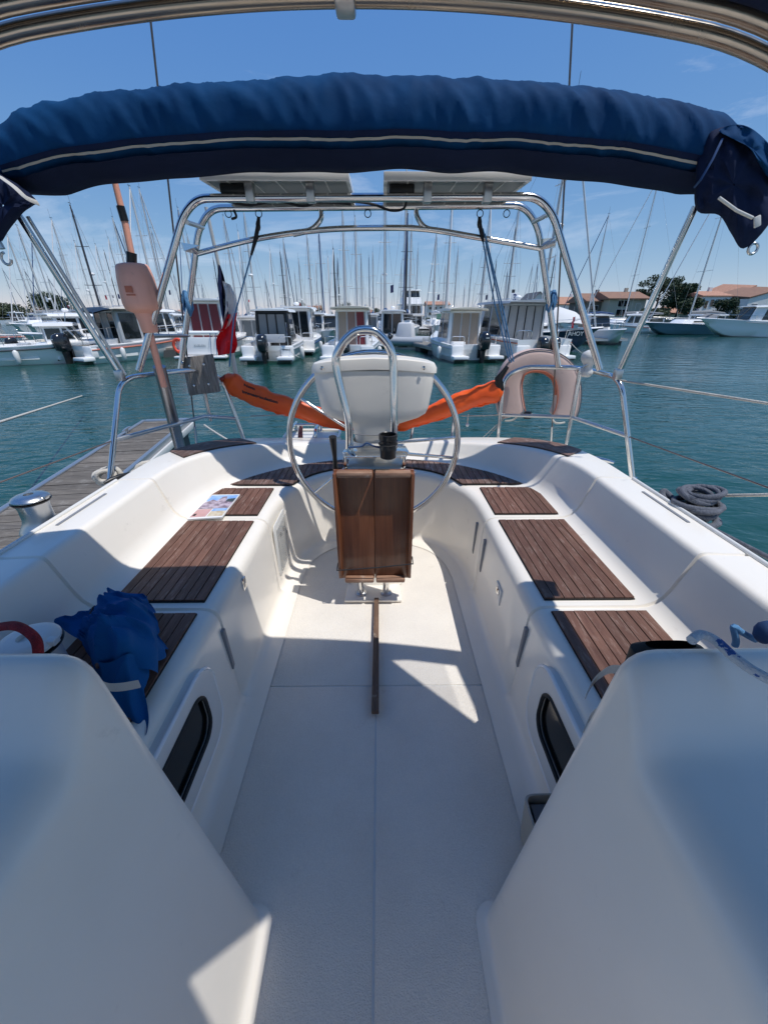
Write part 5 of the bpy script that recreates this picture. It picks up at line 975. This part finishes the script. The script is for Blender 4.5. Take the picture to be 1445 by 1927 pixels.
# right-hand quay boats
def at(u, v): p = P(u, v, z=WZ); return p.x, p.y
for (u, v, L_, B, rz, hm, hu, cv, lab) in ((1178, 624, 12.5, 3.8, 84, 16.4, 'bluehull', 'covergrey', 'pale blue yacht lying broadside at the right quay before the cream house'),
        (1296, 629, 11.5, 3.7, 98, 15.5, 'steelhull', 'covergrey', 'blue-grey yacht moored at the right quay under the dark pine'),
        (1106, 622, 9, 3, 80, 13.5, 'boatwhite', 'coverblue', 'white yacht behind the dark blue bow with tall mast near the arch')):
    x, y = at(u, v); rzr = R(rz); sailboat('moored_yacht', lab, x + math.sin(rzr) * L_ * .5, y - math.cos(rzr) * L_ * .5, L_, B, rzr, hm, hu, cv, 'mastalloy', group=None)
for (u, v, L_, B, rz, lab, hu) in ((1240, 627, 6.5, 2.4, 60, 'small white motor boat between the two grey-blue yachts at the right quay', 'boatwhite'), (1352, 628, 7.5, 2.6, 15, 'white boat showing its round stern right of the blue-grey yacht', 'boatwhite'), (1385, 624, 7.5, 2.6, 70, 'white cabin boat by the bushes at the right quay', 'boatwhite')):
    b_ = motorboat(lab, u, v, L_, B, rz, cab=(1.6, 2.0, 4.2, 1.0, 2.0), panes=2, curtain='glass', engines=(), hullm=hu, ears=False, group='boats along the right quay')
tr = motorboat('white trawler yacht with row of dark windows at the far right edge', 1450, 634, 11, 3.4, 82, cab=(2.4, 2.0, 7.5, 1.4, 2.7), panes=3, curtain='glass', engines=(), z0=1.2, z1=1.7, ears=False, group=None)
tr.location.x += 4.5
# background motor boats filling the ranks
bgsp = [(22, 612, 'white'), (60, 622, 'white'), (118, 612, 'cream'), (178, 616, 'white'), (210, 606, 'white'), (308, 632, 'white'), (322, 612, 'cream'), (350, 604, 'white'), (470, 622, 'white'), (520, 610, 'cream'), (560, 618, 'white'), (610, 612, 'white'), (660, 606, 'white'), (716, 618, 'white'), (830, 618, 'white'), (862, 608, 'cream'), (905, 622, 'white'), (940, 612, 'white'), (985, 606, 'white'), (1042, 612, 'cream'), (1075, 622, 'white')]
for i, (u, v, c_) in enumerate(bgsp):
    rnd = random.Random(i + 50); w_ = rnd.uniform(1.5, 2.0)
    motorboat('distant %s cabin boat in the ranks behind, %s such from the left' % (c_, ORD[i]), u, max(v, 609), rnd.uniform(6.5, 9), rnd.uniform(2.4, 3.0), rnd.choice((0, 180)) + rnd.uniform(-12, 12), cab=(w_, 1.6, 4.2, 1.0, rnd.uniform(1.9, 2.8)), panes=rnd.choice((2, 3)), curtain=rnd.choice(('glass', 'lightglass', 'curtaingrey', 'coverblue')), framem='boatwhite' if c_ == 'white' else 'boatcream', engines=(), ears=False, group='cabin boats in the ranks behind')
for i, (u, v, L_, rz, cu, fr, rf, lab) in enumerate(((32, 650, 6.5, 170, 'glass', 'boatwhite', 'boatwhite', 'white boat with glass wheelhouse, bow towards us, behind the open boat at far left'), (118, 652, 6.2, 10, 'curtaingrey', 'boatwhite', 'boatwhite', 'white boat just beyond the dark-canopied cruiser on the left'), (215, 650, 6.8, 176, 'glass', 'boatwhite', 'boatgrey', 'grey-roofed boat to the left of the pink danbuoy float'), (300, 650, 6.0, 4, 'lightglass', 'boatwhite', 'boatwhite', 'white boat between the danbuoy and the left arch leg'), (430, 645, 7.0, 182, 'glass', 'boatcream', 'boatwhite', 'cream cabin boat in the second row behind the flag'), (556, 644, 6.5, 0, 'coverblue', 'boatwhite', 'boatwhite', 'second-row boat with blue cover left of the rounded cabin boat'), (622, 642, 6.5, 185, 'glass', 'boatwhite', 'boatwhite', 'second-row boat behind the cream-roofed fishing boat'), (845, 644, 6.8, 178, 'glass', 'boatwhite', 'boatwhite', 'second-row white boat left of the tan-curtained boat'), (950, 648, 6.6, 0, 'glass', 'boatwhite', 'boatgrey', 'second-row grey-roofed boat left of the twin-engine cruiser'), (48, 674, 5.8, -30, 'lightglass', 'boatwhite', 'boatwhite', 'white boat in the front row between the open boat and the dark-canopied cruiser'), (236, 668, 6.0, -12, 'glass', 'boatwhite', 'boatwhite', 'white front-row boat just behind the pink danbuoy float'), (552, 668, 5.6, 4, 'glass', 'boatwhite', 'boatwhite', 'white front-row boat between the black-framed boat and the cream-roofed boat'), (735, 656, 5.8, -6, 'glass', 'boatwhite', 'boatwhite', 'white boat stern just right of the wheel guard tube'), (958, 668, 5.8, 8, 'lightglass', 'boatwhite', 'boatwhite', 'white boat squeezed between the tan-curtained boat and the twin-engine cruiser'), (1085, 640, 7.0, 175, 'glass', 'boatwhite', 'boatwhite', 'second-row white boat behind the dark blue bow'))):
    rnd = random.Random(i + 90); b_ = motorboat(lab, u, v, L_, rnd.uniform(2.3, 2.7), rz + rnd.uniform(-5, 5), cab=(rnd.uniform(1.5, 1.9), 1.5, 3.7, .95, rnd.uniform(1.8, 2.3)), panes=rnd.choice((2, 3)), curtain=cu, framem=fr, roofm=rf, engines=(0.,) if rz < 90 else (), group='boats in the second row')
# ---- far pontoons, piles and sign
def dock(label, pts, wd, z=.42):
    a = V((pts[0][0], pts[0][1], WZ)); b = V((pts[1][0], pts[1][1], WZ)); d = (b - a); L_ = d.length; rz = math.atan2(d.y, d.x); t = thing('far_pontoon', label, 'pontoon', a, rz, 'pontoons among the moored boats')
    MB().box((L_ / 2, 0, z - .04), (L_, wd, .08)).build('deck', 'dockdeck', t); MB().box((L_ / 2, -wd / 2 - .031, z - .10), (L_, .06, .16)).build('edge_board', 'alloy', t); MB().box((L_ / 2, wd / 2 + .031, z - .10), (L_, .06, .16)).build('edge_board', 'alloy', t)
    x = .4
    while x < L_: MB().box((x, 0, .08), (1.0, wd * .86, .5)).build('float_block', 'dockside', t); x += 2.6
    return t
dock('short grey finger pontoon left of the cream-roofed fishing boat', (at(526, 676), at(548, 640)), .9)
dock('grey finger pontoon slanting in from the right of the wheel', (at(862, 677), at(770, 652)), 1.0)
dock('long grey pontoon running across behind the front row of boats', ((-30, 30.5), (18, 31.5)), 2.0)
dock('grey finger pontoon behind the left arch leg', (at(318, 672), at(330, 640)), .9)
dock('pontoon edge along the right quay under the moored yachts', (at(1235, 624), (62, 60)), 1.6)
for (u, v0, v1, lab, m, r_) in ((250, 665, 560, 'rust-brown mooring pile behind the pink danbuoy float', 'rust', .19), (966, 660, 545, 'steel pile carrying the numbered pontoon sign', 'mastdark', .11)):
    p = P(u, v0, z=WZ); p.y += 6; top = P(u, v1, y=p.y); t = tag(MB().tube([V((0, 0, -1)), V((0, 0, 1)), V((0, 0, top.z - WZ))], r_, 12).build('mooring_pile', m, None, smooth=50, loc=(top.x, p.y, WZ)), lab, 'pile')
sg = thing('pontoon_sign', 'white square pontoon sign with dark blue number three', 'sign', P(968, 562, y=24)); MB().box((0, .02, 0), (.42, .03, .55)).build('sign_board', 'paper', sg, bevel=.008); MB().box((0, .003, -.22), (.40, .006, .06)).build('sign_band', 'inkblue', sg)
text('numeral', '3', .46, 'inkblue', sg, Matrix.Translation((0, -.0, .035)) @ Matrix.Rotation(R(90), 4, 'X'), .003, bold=.012); tube('sign_post', [V((0, .06, -4.0)), V((0, .06, .2))], .05, 'mastdark', sg, 8)

# ================================================================== houses and trees
def house(label, u0, u1, vb, vt, y, dep, wallm, roofm, kind='gable', wins=(), rz=0, ridge='x', over=.4, gz=WZ + 1.3, rise=None):
    a = P(u0, vb, y=y); b = P(u1, vb, y=y); wz = P((u0 + u1) / 2, vt, y=y).z - gz; wd = b.x - a.x; t = thing('house', label, 'house', ((a.x + b.x) / 2, y, gz), R(rz)); h = wz; hw = wd / 2; rise = rise or dep * .18
    if kind == 'gable':
        MB().add([(-hw, 0, 0), (hw, 0, 0), (hw, dep, 0), (-hw, dep, 0), (-hw, 0, h), (hw, 0, h), (hw, dep, h), (-hw, dep, h)], [(0, 1, 2, 3), (0, 1, 5, 4), (1, 2, 6, 5), (2, 3, 7, 6), (3, 0, 4, 7), (4, 5, 6, 7)]).build('wall', wallm, t)
        o = over; MB().add([(-hw - o, -o, h - .02), (hw + o, -o, h - .02), (hw + o, dep / 2, h + rise), (-hw - o, dep / 2, h + rise), (hw + o, dep + o, h - .02), (-hw - o, dep + o, h - .02), (-hw - o, -o, h - .22), (hw + o, -o, h - .22), (hw + o, dep + o, h - .22), (-hw - o, dep + o, h - .22)], [(0, 1, 2, 3), (3, 2, 4, 5), (0, 1, 7, 6), (4, 5, 9, 8), (6, 7, 8, 9), (0, 3, 5, 9, 6), (1, 2, 4, 8, 7)]).build('roof', roofm, t)
        MB().box((hw * .4, dep * .5, h + rise + .2), (.6, .6, 1.0)).build('chimney', wallm, t)
    elif kind == 'front':                       # gable facing the water
        MB().add([(-hw, 0, 0), (hw, 0, 0), (hw, 0, h), (0, 0, h + rise), (-hw, 0, h), (-hw, dep, 0), (hw, dep, 0), (hw, dep, h), (0, dep, h + rise), (-hw, dep, h)], [(0, 1, 2, 3, 4), (5, 6, 7, 8, 9), (0, 1, 6, 5), (1, 2, 7, 6), (4, 0, 5, 9), (2, 3, 8, 7), (3, 4, 9, 8)]).build('wall', wallm, t)
        for s in (-1, 1): MB().add([(s * (hw + over), -over, h - .12 * 1), (0, -over, h + rise + .06), (0, dep, h + rise + .06), (s * (hw + over), dep, h - .12), (s * (hw + over), -over, h - .32), (0, -over, h + rise - .14), (0, dep, h + rise - .14), (s * (hw + over), dep, h - .32)], [(0, 1, 2, 3), (7, 6, 5, 4), (0, 4, 5, 1), (1, 5, 6, 2), (2, 6, 7, 3), (3, 7, 4, 0)]).build('roof', roofm, t)
    else:                                       # mono pitch falling to one side
        s = 1 if kind == 'monoR' else -1
        MB().add([(-hw, 0, 0), (hw, 0, 0), (hw, dep, 0), (-hw, dep, 0), (-hw, 0, h + (rise if s > 0 else 0)), (hw, 0, h + (0 if s > 0 else rise)), (hw, dep, h + (0 if s > 0 else rise)), (-hw, dep, h + (rise if s > 0 else 0))], [(0, 1, 2, 3), (0, 1, 5, 4), (1, 2, 6, 5), (2, 3, 7, 6), (3, 0, 4, 7), (4, 5, 6, 7)]).build('wall', wallm, t)
        zl, zr = h + (rise if s > 0 else 0) + .08, h + (0 if s > 0 else rise) + .08
        MB().add([(-hw - .2, -.2, zl), (hw + .2, -.2, zr), (hw + .2, dep + .2, zr + .8), (-hw - .2, dep + .2, zl + .8), (-hw - .2, -.2, zl + .2), (hw + .2, -.2, zr + .2), (hw + .2, dep + .2, zr + 1.0), (-hw - .2, dep + .2, zl + 1.0)], [(0, 1, 2, 3), (7, 6, 5, 4), (0, 4, 5, 1), (1, 5, 6, 2), (2, 6, 7, 3), (3, 7, 4, 0)]).build('roof', roofm, t)
    for (fx, fz, fw, fh, *mm) in wins:
        wn_ = MB().box((-hw + wd * fx, -.03, h * fz), (wd * fw + .12, .05, h * fh + .12)).build('window', 'wallwhite', t); MB().box((-hw + wd * fx, -.065, h * fz), (wd * fw, .04, h * fh)).build('pane', mm[0] if mm else 'glass', wn_)
        if wd * fw > 1.6: MB().box((-hw + wd * fx, -.095, h * fz), (.08, .03, h * fh)).build('mullion', 'wallwhite', wn_)
    return t
house('cream two-storey house with brown hipped roof behind the pale blue yacht', 1140, 1208, 594, 561, 92, 9, 'wallcream', 'brownroof', 'gable', ((.40, .74, .30, .28), (.40, .30, .30, .32), (.80, .5, .10, .5, 'wallcream')), over=.6, rise=1.4)
house('dark timber house wing left of the cream house', 1100, 1146, 594, 566, 95, 9, 'walldark', 'brownroof', 'gable', ((.3, .6, .3, .25), (.75, .6, .25, .25)), over=.6)
house('white house with low orange roof at far right, behind the round bush', 1312, 1366, 590, 556, 90, 9, 'wallwhite', 'tileroof', 'gable', ((.18, .62, .10, .32), (.36, .68, .10, .30), (.85, .7, .10, .28)), over=.2, rise=1.0)
house('white stepped house with sloping side wall and square chimney at far right', 1360, 1400, 592, 560, 93, 9, 'wallwhite', 'tileroof', 'monoL', ((.35, .7, .2, .25),), rise=2.0)
house('white house with pinkish tiled roof at the right edge', 1398, 1452, 592, 562, 86, 9, 'wallwhite', 'brownroof', 'monoL', ((.25, .62, .18, .26, 'lightglass'),), rise=1.6)
house('small orange-roofed outbuilding under the dark pine', 1262, 1300, 594, 588, 90, 6, 'wallcream', 'tileroof', 'gable', (), rise=1.2)
house('white gabled house with grey roof behind the numbered sign', 990, 1028, 594, 572, 130, 12, 'wallwhite', 'greyroof', 'front', ((.5, .5, .2, .3),), rise=3.2)
house('white house with orange roof between the arch legs on the right', 1045, 1100, 594, 572, 135, 12, 'wallwhite', 'tileroof', 'gable', ((.3, .5, .12, .3), (.7, .5, .12, .3)), over=.3)
house('white three-storey apartment block with red roof right of the wheel', 803, 844, 594, 573, 190, 12, 'wallwhite', 'tileroof', 'gable', tuple((fx, fz, .11, .20) for fx in (.14, .38, .62, .86) for fz in (.30, .72)), over=.5, rise=1.4)
for i, (u0, u1, vt, y) in enumerate(((548, 566, 584, 210), (578, 602, 580, 200), (655, 676, 582, 205), (690, 706, 585, 220), (845, 872, 586, 200), (900, 930, 584, 190), (930, 952, 587, 210), (480, 506, 586, 220), (190, 222, 586, 190), (330, 350, 588, 200), (60, 84, 588, 170))):
    house('small far orange-roofed house on the skyline, %s such from the left' % ORD[sorted([548, 578, 655, 690, 845, 900, 930, 480, 190, 330, 60]).index(u0)], u0, u1, 595, vt + 3, y, 10, 'wallwhite', 'tileroof', 'gable', ((.3, .5, .15, .3), (.7, .5, .15, .3)), over=.3, rise=1.8)
def tree(label, u, vb, y, vt, w_, kind='pine', leafm='leaf', n=5200, seed=1, gz=WZ + 1.3):
    rnd = random.Random(seed); base = P(u, vb, y=y); H = P(u, vt, y=y).z - gz; t = thing('pine_tree' if kind != 'bush' else 'shrub', label, 'tree' if kind != 'bush' else 'shrub', (base.x, y, gz))
    tr_ = MB(); tr_.tube([V((0, 0, -.3)), V((.1, 0, H * .4)), V((.0, 0, H * .8))], [.28 * H / 9, .2 * H / 9, .06], 8)
    cl = []
    for i in range(26 if kind != 'bush' else 14):
        if kind == 'flat': z = H * rnd.uniform(.55, .97); rr_ = w_ * rnd.uniform(.15, 1) ** .7 * (1.1 - .35 * (z / H)); sc = (.30 * w_, .3 * w_, .09 * H)
        elif kind == 'bush': z = H * rnd.uniform(.12, .85); rr_ = w_ * math.sqrt(max(0, 1 - (z / H - .4) ** 2 * 2.2)) * rnd.random() ** .5 * .8; sc = (.35 * w_, .35 * w_, .22 * H)
        else: z = H * rnd.uniform(.18, .93); rr_ = w_ * (1.05 - .65 * (z / H)) * rnd.random() ** .5; sc = (.30 * w_, .30 * w_, .13 * H)
        a_ = rnd.uniform(0, 6.283); c0 = V((rr_ * math.cos(a_), rr_ * math.sin(a_), z)); cl.append((c0, sc))
        if kind != 'bush': tr_.tube([V((0, 0, z * .75)), c0 * .6 + V((0, 0, z * .38)), c0], [.09, .06, .03], 5)
    tr_.build('trunk', 'bark', t, smooth=60); q = MB()
    vs, fs = [], []
    for i in range(n):
        c0, sc = rnd.choice(cl); d = V((rnd.gauss(0, 1), rnd.gauss(0, 1), rnd.gauss(0, 1))).normalized() * rnd.random() ** .4; p = c0 + V((d.x * sc[0], d.y * sc[1], d.z * sc[2])); s_ = rnd.uniform(.09, .24) * (w_ / 3.5) ** .5
        a_ = V((rnd.gauss(0, 1), rnd.gauss(0, 1), rnd.gauss(0, .6))).normalized() * s_; b_ = a_.cross(V((rnd.gauss(0, 1), rnd.gauss(0, 1), rnd.gauss(0, 1)))).normalized() * s_ * .55; k = len(vs); vs += [p - a_, p + b_, p + a_ * 1.2, p - b_]; fs.append((k, k + 1, k + 2, k + 3))
    m_ = bpy.data.meshes.new('crown'); m_.from_pydata([tuple(v) for v in vs], [], fs); obj('crown', m_, leafm, t); return t
tree('dark broad pine right of the cream house', 1270, 596, 84, 534, 4.2, 'pine', 'leaf', 9000, 2)
tree('tall flat-topped cedar behind the cream house', 1228, 596, 100, 521, 4.6, 'flat', 'leaf', 5200, 3)
tree('round dark bush tree before the white house at far right', 1354, 600, 80, 561, 2.4, 'bush', 'leaf', 4200, 4)
tree('low leafy bush under the cedar by the quay', 1226, 600, 82, 580, 3.0, 'bush', 'leafgrey', 3500, 5)
tree('dark tree clump on the left skyline behind the masts', 112, 600, 120, 545, 6.5, 'bush', 'leaf', 6000, 6); tree('lower hedge-like tree at the far left skyline', 12, 600, 120, 562, 7.0, 'bush', 'leafgrey', 5000, 7)
for i, (u, vt, w_) in enumerate(((570, 568, 4.5), (602, 572, 3), (648, 568, 4), (775, 566, 5), (708, 580, 4), (520, 584, 4), (888, 584, 5))): tree('small dark tree on the far skyline, %s such from the left' % ORD[sorted([570, 602, 648, 775, 708, 520, 888]).index(u)], u, 595, 200, vt, w_, 'bush', 'leaf', 1500, 20 + i)
tree('trimmed hedge shrub by the right-hand white houses', 1392, 600, 80, 582, 3.2, 'bush', 'leafgrey', 3000, 9)
